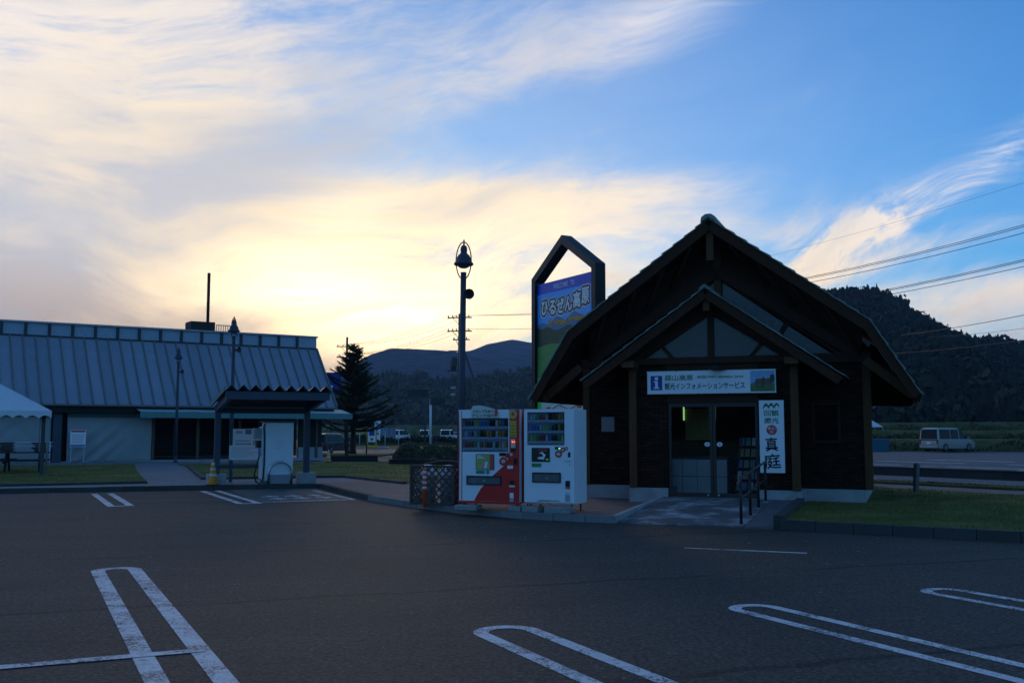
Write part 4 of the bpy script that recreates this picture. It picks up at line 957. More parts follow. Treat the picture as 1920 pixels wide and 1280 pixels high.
for k, (x, lab) in enumerate(((-0.25, 'pale plastic bin with two round holes, left in the lattice enclosure'), (0.23, 'pale plastic bin on the right inside the lattice enclosure'))):
    w = LW(0, 0); c_ = Vector((-1.66, 21.05, 0.12)) + DU * x + DV * 0.31
    b = thing('waste_bin', lab, 'bin', c_, -YAW, 'bins in the lattice enclosure')
    b.scale = (0.98, 0.98, 0.98)
    MB().lathe([(0, 0), (0.16, 0), (0.19, 0.56), (0.0, 0.56)], 18).build('bucket', M('bin_grey', (0.34, 0.35, 0.36), 0.5), b, True)
    MB().lathe([(0.21, 0.562), (0.215, 0.60), (0.20, 0.70), (0.15, 0.79), (0.08, 0.835), (0.0, 0.845)], 20).build('lid', BIN, b, True)
    for s in (-1, 1): MB().lathe([(0, -0.01), (0.035, -0.01), (0.035, 0.03), (0, 0.03)], 12, (s * 0.055, -0.165, 0.73), 'y').build('hole', BLACK, b)
dl = thing('delineator_post', 'orange post with white bands on the kerb by the lattice enclosure', 'post', (-1.84, 21.28 - 0.33, 0.0), 0)
dl.location = G(796, 950, 0.125)
ORG = M('post_orange', (0.78, 0.10, 0.015), 0.5, 0.1, 5); REFL = M('post_white', (0.7, 0.7, 0.7), 0.35)
MB().lathe([(0, 0), (0.042, 0), (0.042, 0.76), (0.03, 0.775), (0, 0.78)], 14).build('tube', ORG, dl, True)
for k in range(4): MB().lathe([(0.0425, 0.36 + k * 0.105), (0.0445, 0.36 + k * 0.105), (0.0445, 0.405 + k * 0.105), (0.0425, 0.405 + k * 0.105)], 14).build('reflective_band', REFL, dl, True)

# ================================================================ charging shelter, charger, board, cone
EYAW = R(24)
sh = thing('charging_shelter', 'slate steel shelter with folded metal roof over the charger', 'shelter', (-7.36, 29.75, 0.1), EYAW)
for s in (-1, 1):
    pbox('footing', CONC, sh, s * 1.3 - 0.26, -0.22, 0.0, s * 1.3 + 0.26, 0.22, 0.32, bevel=0.01)
    pbox('post', NAVY, sh, s * 1.3 - 0.08, -0.08, 0.321, s * 1.3 + 0.08, 0.08, 2.27)
    MB().beam((s * 1.3, 0.25, 2.18), (s * 1.3, -2.2, 2.50), 0.12, 0.20).build('rafter', NAVY, sh)
MB().beam((-1.42, -2.26, 2.52), (1.42, -2.26, 2.52), 0.10, 0.22).build('front_beam', NAVY, sh)
MB().beam((-1.24, 0.0, 2.15), (1.24, 0.0, 2.15), 0.10, 0.16).build('rear_beam', NAVY, sh)
rp = []; npk = 9; ww = 2.9 / npk
for k in range(npk):
    x = -1.45 + k * ww
    rp += [(x, 0.0), (x + ww * 0.28, 0.0), (x + ww * 0.5, 0.15), (x + ww * 0.72, 0.0)] if False else [(x + ww * 0.05, 0.0), (x + ww * 0.5, 0.15), (x + ww * 0.95, 0.0)]
rm = MB(); n_ = len(rp)
vs_f = [(x, -2.42, 2.665 + z) for x, z in rp]; vs_b = [(x, 0.35, 2.285 + z) for x, z in rp]
vs_f2 = [(x, -2.42, 2.653 + z) for x, z in rp]; vs_b2 = [(x, 0.35, 2.273 + z) for x, z in rp]
rm.add(vs_f + vs_b + vs_f2 + vs_b2, [(i, i+1, n_+i+1, n_+i) for i in range(n_-1)] + [(2*n_+i, 3*n_+i, 3*n_+i+1, 2*n_+i+1) for i in range(n_-1)] + [(i, 2*n_+i, 2*n_+i+1, i+1) for i in range(n_-1)] + [(n_+i, n_+i+1, 3*n_+i+1, 3*n_+i) for i in range(n_-1)])
ROOFG = M('roof_sheet_green', (0.13, 0.20, 0.19), 0.5, 0.15, 2)
rm.build('roof_sheet', ROOFG, sh)
for s in (-1, 1): MB().beam((s * 1.46, -2.42, 2.70), (s * 1.46, 0.35, 2.32), 0.03, 0.13).build('verge_flashing', ROOFG, sh)
MB().beam((0, 0.33, 2.255), (0, -2.20, 2.60), 2.46, 0.02).build('soffit', M('soffit_dark', (0.03, 0.032, 0.036), 0.7), sh)
def shp(x, y, z=0.1): c, s = math.cos(EYAW), math.sin(EYAW); return (-7.36 + x * c - y * s, 29.75 + x * s + y * c, z)
ch = thing('ev_charger', 'white vehicle charging cabinet with steel guard hoop under the shelter', 'charger', shp(0.38, -0.62, 0.12), EYAW + 0.02)
CW, CD, CH = 0.80, 0.62, 1.78
pbox('cabinet', WHITE, ch, -CW/2, 0, 0.10, CW/2, CD, CH, bevel=0.012)
pbox('cabinet_base', M('base_grey', (0.16, 0.16, 0.165), 0.6), ch, -CW/2 + 0.01, 0.01, 0, CW/2 - 0.01, CD, 0.099)
pbox('cabinet_top', NAVY, ch, -CW/2 - 0.06, -0.05, CH + 0.001, CW/2 + 0.03, CD + 0.02, CH + 0.05)
pbox('side_module', WHITE, ch, -CW/2 - 0.09, 0.12, 0.15, -CW/2 - 0.001, CD - 0.08, CH - 0.12, bevel=0.01)
for k in range(4): pbox('faint_mark', M('faint_print', (0.66, 0.66, 0.69)), ch, -0.14 + 0.05 * (k % 2), -0.0035, 1.02 + k * 0.07, 0.02 + 0.05 * ((k * 3) % 4), -0.0005, 1.05 + k * 0.07)
arch = [(-0.33, -0.14, 0.0), (-0.33, -0.14, 0.35)] + [(-0.33 * math.cos(a), -0.14, 0.35 + 0.30 * math.sin(a)) for a in [math.pi * k / 12 for k in range(1, 12)]] + [(0.33, -0.14, 0.35), (0.33, -0.14, 0.0)]
MB().tube(arch, 0.036, 10).build('guard_hoop', STEEL, ch, True)
pbox('guard_plate', M('plate_grey', (0.30, 0.31, 0.32), 0.4), ch, -0.29, -0.10, 0.02, 0.29, -0.09, 0.28)
pbox('plug_holder', BLACK, ch, -CW/2 - 0.22, 0.2, 1.05, -CW/2 - 0.091, 0.42, 1.26)
pbox('control_box', M('box_grey', (0.35, 0.36, 0.36), 0.5), ch, -CW/2 - 0.30, 0.18, 1.30, -CW/2 - 0.091, 0.42, 1.62, bevel=0.01)
MB().tube([(-CW/2 - 0.15, 0.2, 1.02), (-CW/2 - 0.16, 0.12, 0.94), (-CW/2 - 0.15, 0.1, 0.82)], 0.04, 8).build('plug', M('plug_blue', (0.12, 0.25, 0.55), 0.4), ch, True)
cab = [(-CW/2 - 0.15, 0.12, 0.84), (-CW/2 - 0.22, 0.08, 0.6), (-CW/2 - 0.30, 0.05, 0.3), (-CW/2 - 0.25, 0.03, 0.08), (-CW/2 - 0.14, 0.03, 0.02), (-CW/2 - 0.06, 0.03, 0.12), (-CW/2 - 0.03, 0.04, 0.6), (-CW/2 - 0.03, 0.05, 1.3), (-CW/2 - 0.05, 0.08, 1.68), (-CW/2 + 0.03, 0.12, CH)]
MB().tube(cab, 0.022, 8).build('cable', BLACK, ch, True)
ib = thing('notice_board', 'low slate board with two white notices behind the charger', 'notice board', shp(-0.42, 0.75, 0.14), EYAW)
pbox('post', NAVY, ib, -0.42, -0.04, 0, -0.32, 0.04, 1.5); pbox('post', NAVY, ib, 0.5, -0.04, 0, 0.6, 0.04, 1.5)
pbox('rail', NAVY, ib, -0.75, -0.03, 0.40, 1.0, 0.03, 0.52)
pbox('notice', SIGNW, ib, -0.34, -0.075, 0.95, 0.60, -0.062, 1.58)
for k, (x0_, x1_, z0_, z1_, mm) in enumerate(((-0.26, -0.06, 1.44, 1.52, 'tan'), (0.02, 0.2, 1.42, 1.56, 'blue'), (0.28, 0.5, 1.44, 1.52, 'tan'), (-0.27, 0.15, 1.2, 1.24, 'tan'), (-0.27, 0.2, 1.1, 1.16, 'teal'), (0.25, 0.5, 1.08, 1.24, 'tan'))):
    pbox('notice_print', M('faded_%s' % mm, {'tan': (0.45, 0.42, 0.40), 'blue': (0.12, 0.17, 0.32), 'teal': (0.4, 0.42, 0.45)}[mm]), ib, x0_, -0.0785, z0_, x1_, -0.0755, z1_)
pbox('notice', SIGNW, ib, -0.44, -0.10, 0.66, 0.63, -0.088, 1.09)
for k in range(5): pbox('notice_print', M('faded_teal', (0.4, 0.42, 0.45)), ib, -0.38, -0.1035, 0.74 + k * 0.065, 0.1 + 0.09 * ((k * 7) % 5), -0.1005, 0.757 + k * 0.065)
def cone(label, loc, sc=1.0):
    t = thing('traffic_cone', label, 'traffic cone', loc, 0.3); t.scale = (sc, sc, sc)
    YC = M('cone_yellow', (0.78, 0.24, 0.01), 0.5, 0.1, 5)
    pbox('cone_base', M('cone_rubber', (0.05, 0.045, 0.035), 0.8), t, -0.19, -0.19, 0, 0.19, 0.19, 0.03, bevel=0.01)
    MB().lathe([(0, 0.031), (0.145, 0.031), (0.135, 0.06), (0.035, 0.68), (0.02, 0.70), (0, 0.70)], 18).build('cone_body', YC, t, True)
    for z in (0.26, 0.42, 0.57):
        r0, r1 = 0.135 - 0.1 * (z - 0.06) / 0.62, 0.135 - 0.1 * (z + 0.06 - 0.06) / 0.62
        MB().lathe([(r0 + 0.001, z), (r0 + 0.003, z), (r1 + 0.003, z + 0.06), (r1 + 0.001, z + 0.06)], 18).build('reflective_band', REFL, t, True)
    return t
c1 = Vector((-8.5, 28.72, 0.118))
cone('yellow traffic cone with white bands at the charging shelter footing', c1)

# ================================================================ long hall with ribbed metal roof on the left
HYAW = R(33)
hall = thing('long_hall', 'long low hall with ribbed blue-grey metal roof and clerestory band', 'building', (-9.945, 57.0, 0.0), HYAW)
def HW(x, y, z=0.0): c, s = math.cos(HYAW), math.sin(HYAW); return Vector((-9.945 + x * c - y * s, 57.0 + x * s + y * c, z))
RM = M('roof_metal', (0.27, 0.31, 0.36), 0.42, 0.12, 1.2, metal=0.35, rand=0.10, dirt=0.35)
RIB = M('roof_rib', (0.17, 0.165, 0.16), 0.6, 0.2)
EZ, CZ0, CZ1, RY = 2.98, 6.48, 7.28, 3.15
LEN = -33.0
def rz(y): return EZ + (CZ0 - EZ) * y / RY
npan = 56; pw = -LEN / npan
pm = MB().add([(0.004, 0, EZ), (pw - 0.004, 0, EZ), (pw - 0.004, RY, CZ0), (0.004, RY, CZ0), (0.004, 0.05, EZ - 0.06), (pw - 0.004, 0.05, EZ - 0.06), (pw - 0.004, RY + 0.04, CZ0 - 0.06), (0.004, RY + 0.04, CZ0 - 0.06)], [(0,1,2,3), (4,7,6,5), (0,4,5,1), (1,5,6,2), (2,6,7,3), (3,7,4,0)]).mesh('roof_panel'); pm.materials.append(RM)
rb = MB().beam((0, -0.02, EZ + 0.03), (0, RY, CZ0 + 0.03), 0.07, 0.08).mesh('roof_rib'); rb.materials.append(RIB)
for k in range(npan):
    for nm, me, off in (('roof_panel', pm, 0), ('roof_rib', rb, 0)):
        o = bpy.data.objects.new(nm, me); COL.objects.link(o); o.parent = hall; o.location = (LEN + k * pw + off, 0, random.uniform(-0.006, 0.006))
MB().beam((0, -0.02, EZ + 0.02), (0, RY, CZ0 + 0.02), 0.10, 0.16).build('verge', RIB, hall)
pbox('eave_beam', M('eave_dark', (0.018, 0.016, 0.015), 0.8), hall, LEN, 0.12, EZ - 0.42, -0.1, 0.5, EZ - 0.08)
MB().tube([(LEN, -0.06, EZ - 0.05), (0.0, -0.06, EZ - 0.05)], 0.06, 8).build('gutter', RIB, hall, True)
# back slope and body
MB().prism([(RY + 0.1, CZ0 - 0.1), (RY + 0.6, CZ1 - 0.15), (11.0, EZ), (11.0, EZ - 0.1), (RY + 0.6, CZ1 - 0.3)], 'x', LEN, 0.0).build('back_roof', RM, hall)
# clerestory: sill, top rail, panes with mullions
CLF = M('clerestory_frame', (0.045, 0.047, 0.052), 0.6)
pbox('clerestory_sill', CLF, hall, LEN, RY - 0.02, CZ0 + 0.002, 0.02, RY + 0.3, CZ0 + 0.10)
pbox('clerestory_head', RM, hall, LEN, RY - 0.06, CZ1 - 0.09, 0.06, RY + 0.75, CZ1)
PANE = M('clerestory_pane', (0.24, 0.31, 0.40), 0.3, 0.1, 2, spec=0.6)
pbox('end_panel', RM, hall, -1.15, RY + 0.05, CZ0 + 0.101, 0.0, RY + 0.2, CZ1 - 0.091)
cp = 1.12; nn = int((-LEN - 1.2) / cp)
for k in range(nn):
    x1 = -1.2 - k * cp
    pbox('clerestory_pane', PANE, hall, x1 - cp + 0.07, RY + 0.10, CZ0 + 0.101, x1 - 0.07, RY + 0.13, CZ1 - 0.091)
    pbox('clerestory_mullion', CLF, hall, x1 - 0.069, RY + 0.0, CZ0 + 0.101, x1 + 0.069, RY + 0.16, CZ1 - 0.091)
# chimney with flue and small roof rail
chm = pbox('chimney', M('chimney_dark', (0.045, 0.035, 0.03), 0.9, 0.3, 3), hall, -7.35, RY + 0.3, CZ1 - 0.4, -6.0, RY + 1.5, CZ1 + 0.52)
MB().tube([(-6.25, RY + 0.9, CZ1 + 0.3), (-6.25, RY + 0.9, CZ1 + 3.4)], 0.085, 10).build('flue', M('flue_dark', (0.03, 0.022, 0.02), 0.7), chm, True)
rl_ = MB().box(-5.9, RY + 0.4, CZ1 + 0.36, -5.1, RY + 0.44, CZ1 + 0.40).build('roof_rail', BLACK, hall)
for k in range(7): pbox('rail_bar', BLACK, rl_, -5.9 + k * 0.13, RY + 0.41, CZ1 - 0.05, -5.87 + k * 0.13, RY + 0.43, CZ1 + 0.36)
# front wall: tarpaulins, posts, glazing
WY = 0.9
pbox('floor_slab', CONC, hall, LEN, WY - 0.1, 0.0, -0.3, 10.8, 0.16)
pbox('back_wall', WOOD, hall, LEN, 10.6, 0.16, -0.4, 10.75, EZ - 0.1)
pbox('ceiling', WOOD, hall, LEN, 0.6, EZ - 0.12, -0.2, 10.7, EZ - 0.09)
TARP = M('tarp_grey', (0.34, 0.345, 0.335), 0.6, 0.12, 1.5)
def tarp(x0, x1, z0, z1, seed, label=None):
    m = MB(); nx, nz = 48, 22; rn = random.Random(seed); ph = rn.uniform(0, 6)
    vs = []
    for j in range(nz + 1):
        for i in range(nx + 1):
            u, w = i / nx, j / nz
            fold = 0.075 * math.sin((u * 1.1 + (1 - w) * 0.75) * 26 + ph) * max(0, 1 - abs((u + 0.5 * (1 - w)) - 0.72) * 2.6) * (1.15 - w)
            fold += 0.02 * math.sin(u * 31 + ph) * (1 - w) + 0.05 * mnoise.noise((u * 5 + seed, w * 3, 0.3))
            vs.append((x0 + (x1 - x0) * u, WY - 0.12 + fold - 0.06 * math.sin(w * math.pi), z0 + (z1 - z0) * w))
    m.add(vs, [(j*(nx+1)+i, j*(nx+1)+i+1, (j+1)*(nx+1)+i+1, (j+1)*(nx+1)+i) for j in range(nz) for i in range(nx)])
    o = m.build('tarpaulin', TARP, hall, True)
    return o
tarp(-14.0, -9.95, 0.17, 2.62, 1); tarp(-19.5, -14.75, 0.17, 2.62, 4); tarp(-25.5, -19.9, 0.17, 2.62, 8)
GRN = M('awning_green', (0.10, 0.24, 0.22), 0.6, 0.12, 2); GRND = M('valance_green', (0.035, 0.12, 0.11), 0.6, 0.12, 2)
for x0, x1 in ((-14.05, -10.75), (-19.4, -14.7), (-25.4, -20.0)):
    pbox('valance_box', GRND, hall, x0, WY - 0.42, 2.40, x1, WY - 0.25, 2.64)
pbox('tarp_post', NAVY, hall, -14.68, WY - 0.35, 0, -14.28, WY - 0.02, 2.62); pbox('dark_gap', M('eave_dark', ()), hall, -14.27, WY + 0.2, 0.16, -14.02, WY + 0.3, 2.62)
for x in (-9.85, -7.55, -5.3, -3.05, -0.85): pbox('timber_post', M('pale_timber', (0.14, 0.10, 0.07), 0.8, 0.2, 3), hall, x - 0.06, WY - 0.12, 0.16, x + 0.06, WY + 0.0, 2.6)
for k, x in enumerate((-9.75, -8.6, -7.45, -6.3, -5.2, -4.1, -2.95)):
    x1 = x + (1.02 if k < 6 else 0.95)
    w = MB().box(x, WY + 0.04, 0.3, x1, WY + 0.09, 0.36).box(x, WY + 0.04, 2.45, x1, WY + 0.09, 2.52).box(x, WY + 0.04, 0.36, x + 0.05, WY + 0.09, 2.45).box(x1 - 0.05, WY + 0.04, 0.36, x1, WY + 0.09, 2.45).build('window', M('frame_brown', (0.03, 0.022, 0.018), 0.6), hall)
    pbox('pane', glass('hall_glass', (0.25, 0.25, 0.25), 0.02, 0.03), w, x + 0.05, WY + 0.06, 0.36, x1 - 0.05, WY + 0.065, 2.45)
pbox('end_wall', M('end_wall_dark', (0.03, 0.03, 0.03), 0.8, 0.2), hall, -1.85, WY + 0.02, 0.75, -0.5, WY + 0.2, 2.6)
pbox('end_plinth', CONC, hall, -1.9, WY - 0.02, 0.0, -0.45, WY + 0.25, 0.749)
# long mint awning on slim posts
aw = thing('awning', 'long mint-green awning under the eave of the hall', 'awning', HW(0, 0), HYAW)
AZ = 2.62
m = MB(); xs = [-10.9 + (11.5) * k / 40 for k in range(41)]
for x in xs: m.v += [(x, 0.75, AZ + 0.26), (x, -0.85, AZ + 0.02 * math.sin(x * 2.1) - (0.05 if x > 0.2 else 0))]
m.f += [(2*i, 2*i+1, 2*i+3, 2*i+2) for i in range(40)]; m.mi += [0] * 40
m.build('canopy', M('awning_light', (0.34, 0.50, 0.50), 0.55, 0.12, 2), aw, normals=False)
for k in range(10):
    x0, x1 = -10.9 + k * 1.15, -10.9 + (k + 1) * 1.15 - 0.01
    pbox('valance', GRN, aw, x0, -0.87, AZ - 0.30, x1, -0.855, AZ + 0.01)
for x in (0.35,): pbox('post', WOOD, aw, x - 0.07, -0.7, 0, x + 0.07, -0.56, AZ - 0.05)
for x in (-10.6, -7.5, -5.2, -2.9): MB().beam((x, 0.8, 2.3), (x, -0.8, AZ - 0.04), 0.03, 0.03).build('arm', STEEL, aw)
# small white notice on legs in front of the tarpaulin
q = HW(-13.6, 0.1)
ns = thing('notice_stand', 'small white notice with red heading standing against the tarpaulin', 'sign', (q.x, q.y, 0.13), HYAW)
for s in (-1, 1): pbox('leg', M('leg_white', (0.5, 0.5, 0.5)), ns, s * 0.30 - 0.02, 0, 0, s * 0.30 + 0.02, 0.04, 1.0)
pbox('notice', SIGNW, ns, -0.36, -0.02, 0.75, 0.36, -0.001, 1.58); pbox('heading', REDI, ns, -0.33, -0.024, 1.47, 0.33, -0.0205, 1.56)
for k in range(5): pbox('notice_print', M('faded_red', (0.5, 0.3, 0.3)), ns, -0.28, -0.024, 0.95 + k * 0.09, 0.2 + 0.02 * k, -0.0205, 0.975 + k * 0.09)
pbox('blue_strip', BLUE, ns, -0.34, -0.024, 0.78, 0.34, -0.0205, 0.85)
# guard rail behind the tent
q0, q1 = HW(-14.9, -0.9), HW(-26, -0.9)
gr = thing('guard_rail', 'pale two-bar railing in front of the tarpaulin behind the tent', 'railing', HW(0, 0), HYAW)
for z in (0.95, 1.12): MB().tube([(-14.9, -0.9, z), (-26, -0.9, z)], 0.03, 6).build('bar', M('rail_pale', (0.55, 0.57, 0.6), 0.4), gr, True)
for x in (-15, -17.5, -20, -22.5, -25): MB().tube([(x, -0.9, 0), (x, -0.9, 1.12)], 0.03, 6).build('post', M('rail_pale', ()), gr, True)

# ================================================================ white tent and picnic table at the left edge
TP = G(86, 891, 0.14)
tent = thing('event_tent', 'white canvas event tent with scalloped edge at the left border', 'tent', (TP.x, TP.y, 0.13), R(29))
CAN = M('canvas_white', (0.62, 0.65, 0.68), 0.7, 0.06, 2)
TE, TR, TW, TD = 2.22, 3.5, 7.2, 3.6        # eave height, ridge, length, depth
m = MB(); nx = 24
rows = [(0.0, TE), (0.6, TE + 0.38), (1.2, TE + 0.82), (TD/2, TR), (TD - 1.2, TE + 0.82), (TD - 0.6, TE + 0.38), (TD, TE)]
def tent_pt(i, y, z):       # hipped right-hand end
    u = i / nx; x = -TW * (1 - u) + 0.1
    lim = 0.1 - (z - TE) / (TR - TE) * 2.1
    return (min(x, lim), y, z - 0.04 * math.sin(u * math.pi * 3) ** 2)
vs = [tent_pt(i, y, z) for y, z in rows for i in range(nx + 1)]
m.add(vs, [(j*(nx+1)+i, j*(nx+1)+i+1, (j+1)*(nx+1)+i+1, (j+1)*(nx+1)+i) for j in range(len(rows)-1) for i in range(nx)])
# hip end triangle fan
hip = [tent_pt(nx, y, z) for y, z in rows]
m.add(hip, [tuple(range(len(hip)))])
m.build('canopy', CAN, tent)
def scallop(p, q, n, name):
    m = MB(); p, q = Vector(p), Vector(q); top, bot = [], []
    for k in range(n * 8 + 1):
        t = k / (n * 8); a = p.lerp(q, t); top.append((a.x, a.y, a.z)); bot.append((a.x, a.y - 0.01, a.z - 0.16 - 0.10 * (1 - abs(math.sin(t * n * math.pi))) ))
    m.add(top + bot, [(i, i+1, len(top)+i+1, len(top)+i) for i in range(len(top)-1)])
    m.build(name, CAN, tent)
scallop((-TW + 0.1, -0.01, TE), (0.1, -0.01, TE), 18, 'valance'); scallop((0.11, 0, TE), (0.11, TD, TE), 9, 'valance')
for x in (0.0, -3.5, -7.0):
    for y in (0.06, TD - 0.06):
        MB().tube([(x, y, 0), (x, y, TE)], 0.028, 8).build('leg', M('leg_grey', (0.30, 0.28, 0.26), 0.5, metal=0.3), tent, True)
        MB().lathe([(0, 0), (0.08, 0), (0.08, 0.012), (0, 0.012)], 10, (x, y, 0)).build('foot_plate', STEEL, tent)
MB().tube([(-TW, 0.06, TE - 0.12), (0.05, 0.06, TE - 0.12)], 0.02, 6).build('eave_bar', M('leg_grey', ()), tent, True)
pbox('side_drape', M('drape_grey', (0.07, 0.07, 0.075), 0.8, 0.2, 3), tent, -0.16, 0.5, 0.02, -0.04, 0.62, TE - 0.1)
for k, (px, py, lab) in enumerate(((20, 886, 'dark picnic table under the white tent'), (-45, 884, 'dark picnic table at the left border under the white tent'))):
    q = G(px, py, 0.14)
    pt = thing('picnic_table', lab, 'picnic table', (q.x, q.y + 1.0, 0.135), R(20), 'picnic tables under the tent')
    PW_ = M('table_wood', (0.03, 0.024, 0.02), 0.8, 0.3, 4)
    for j in range(5): pbox('table_board', PW_, pt, -0.85, -0.36 + j * 0.146, 0.70, 0.85, -0.36 + j * 0.146 + 0.138, 0.74)
    for s in (-1, 1):
        for j in range(2): pbox('seat_board', PW_, pt, -0.85, s * 0.72 - 0.14 + j * 0.145, 0.41, 0.85, s * 0.72 - 0.14 + j * 0.145 + 0.135, 0.45)
        pbox('seat_bearer', PW_, pt, s * 0.62 - 0.03, -0.86, 0.33, s * 0.62 + 0.03, 0.86, 0.405)
        for t_ in (-1, 1): MB().beam((s * 0.57, t_ * 0.68, 0.0), (s * 0.57, t_ * 0.24, 0.695), 0.05, 0.09).build('leg', PW_, pt)
    for j in range(6): pbox('stacked_board', PW_, pt, 0.35 - 0.06 * (j % 3), -0.2, 0.745 + j * 0.06, 0.75 + 0.05 * (j % 2), 0.2, 0.745 + j * 0.06 + 0.045)

# ================================================================ hills, forest, fields
mat_leaf('conifer_leaf', (0.008, 0.015, 0.007), (0.020, 0.030, 0.013)); mat_leaf('hedge_leaf', (0.04, 0.042, 0.022), (0.16, 0.14, 0.08)); mat_leaf('fir_leaf', (0.024, 0.030, 0.012), (0.08, 0.08, 0.032))
mat_leaf('broad_leaf', (0.012, 0.020, 0.008), (0.036, 0.040, 0.016))
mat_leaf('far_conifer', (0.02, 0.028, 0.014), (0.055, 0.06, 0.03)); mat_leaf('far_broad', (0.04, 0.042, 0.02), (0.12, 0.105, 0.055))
hm, hb = new_mat('hill_ground'); c0 = geoco(); n1 = noise(c0, 0.03, 6.0, 0.7); S.put(hb, 'Base Color', mix(smooth(n1, 0.35, 0.65), (0.008, 0.014, 0.007), (0.06, 0.065, 0.03))); hb.inputs['Roughness'].default_value = 1.0; hb.inputs['Specular IOR Level'].default_value = 0.0
bump(hb, noise(c0, 0.08, 6.0, 0.75), 1.0, 12.0); MATS['hill_ground'] = hm
def ridge_fn(pts):
    def f(px):
        if px <= pts[0][0]: return pts[0][1]
        for (a, b), (c, d) in zip(pts, pts[1:]):
            if px <= c: t = (px - a) / (c - a); t = t * t * (3 - 2 * t) * 0.5 + t * 0.5; return b + (d - b) * t
        return pts[-1][1]
    return f
def hill(name, label, pts, D, D0, rough=0.05, steps=90, inset=0.0, seed=0.0):
    f = ridge_fn(pts); x0, x1 = pts[0][0], pts[-1][0]; nv = 26; vs = []
    def surf(u, v):
        px = x0 + (x1 - x0) * u; Y = D0 + (D - D0) * v
        zr = max(0.0, P(px, f(px), D).z - inset)
        s = min(v, 1.0); w = s ** 1.15 if v <= 1 else max(0.0, 1 - (v - 1) * 1.4)
        X = (px - 960) / FPX * (D * 0.35 + Y * 0.65)
        nz = mnoise.noise((X * 9 / D + seed, Y * 9 / D, 0.5)) * 0.6 + mnoise.noise((X * 27 / D + seed, Y * 27 / D, 2.5)) * 0.3
        return Vector((X, Y, zr * w * (1 + 0.0 * nz) + nz * rough * D * 0.12 * math.sin(min(v, 1.0) * math.pi) - 0.3 * (v == 0)))
    for j in range(nv + 1):
        for i in range(steps + 1): vs.append(surf(i / steps, 1.5 * j / nv))
    o = MB().add(vs, [(j*(steps+1)+i, j*(steps+1)+i+1, (j+1)*(steps+1)+i+1, (j+1)*(steps+1)+i) for j in range(nv) for i in range(steps)]).build(name, hm, None, True, normals=False)
    structure(o, label)
    return surf
FT = 9.0
surf_r = hill('wooded_hill', 'dark wooded hill rising behind the lodge on the right', [(1000, 800), (1150, 745), (1300, 660), (1420, 590), (1500, 556), (1545, 543), (1600, 537), (1655, 540), (1690, 556), (1740, 594), (1780, 620), (1850, 628), (1920, 640), (2100, 662), (2350, 720), (2500, 790)], 430, 185, inset=5.0, seed=3.1)
surf_c = hill('low_wooded_hill', 'low wooded hill in the middle distance beyond the road', [(120, 800), (350, 760), (520, 735), (620, 722), (690, 706), (730, 703), (780, 706), (830, 713), (900, 706), (960, 698), (1030, 690), (1150, 700), (1300, 745), (1450, 800)], 720, 430, inset=5.0, seed=8.4)
hill('far_mountain', 'blue far mountain left of the lamp post', [(380, 800), (500, 730), (590, 702), (640, 694), (670, 678), (700, 660), (735, 650), (770, 651), (810, 653), (850, 656), (900, 668), (1000, 700), (1150, 790)], 2100, 1300, 0.08, 140, seed=1.7)
hill('far_mountain', 'blue far mountain rising right of the lamp post', [(600, 800), (760, 700), (850, 660), (880, 655), (920, 641), (960, 634), (1000, 640), (1100, 660), (1250, 690), (1500, 740), (1700, 790)], 2500, 1600, 0.08, 140, seed=5.2)
hill('far_mountain', 'blue mountain top just above the hall roof on the left', [(-500, 760), (-200, 690), (0, 625), (60, 609), (110, 604), (150, 606), (230, 622), (330, 660), (450, 720), (560, 780)], 2400, 1500, 0.08, 120, seed=9.9)
def conifer(m, c, h, rad, rn):
    x, y, z = c; tiers = 5; n = 7
    for t in range(tiers):
        zb = z + h * (0.12 + 0.76 * t / tiers); zt = zb + h * 0.38; r = rad * (1 - t / tiers * 0.8) * rn.uniform(0.85, 1.15); a0 = rn.uniform(0, 6)
        vs = [(x + rn.uniform(-.1, .1) * rad, y, min(zt, z + h))]
        for k in range(n * 2):
            a = a0 + math.pi * k / n; rr = r * (rn.uniform(0.8, 1.2) if k % 2 == 0 else rn.uniform(0.35, 0.6)); vs.append((x + rr * math.cos(a), y + rr * math.sin(a), zb - (0.08 * h if k % 2 == 0 else -0.04 * h) * rn.uniform(0.5, 1.3)))
        m.add(vs, [(0, 1 + k, 1 + (k + 1) % (n * 2)) for k in range(n * 2)])
def broadleaf(m, c, h, rad, rn):
    x, y, z = c
    for b in range(6):
        cx, cy, cz = x + rn.uniform(-.5, .5) * rad, y + rn.uniform(-.5, .5) * rad, z + h * rn.uniform(0.4, 0.85); r = rad * rn.uniform(0.4, 0.7)
        for k in range(12):
            d = Vector((rn.gauss(0, 1), rn.gauss(0, 1), rn.gauss(0, 1))).normalized() * r * rn.uniform(0.6, 1.15); s = r * rn.uniform(0.35, 0.7)
            a = Vector((rn.gauss(0, 1), rn.gauss(0, 1), rn.gauss(0, 1))).normalized() * s; b2 = d.cross(a).normalized() * s
            p = Vector((cx, cy, cz)) + d
            m.add([p - a, p + b2, p + a * 0.9, p - b2 * 0.8], [(0, 1, 2, 3)])
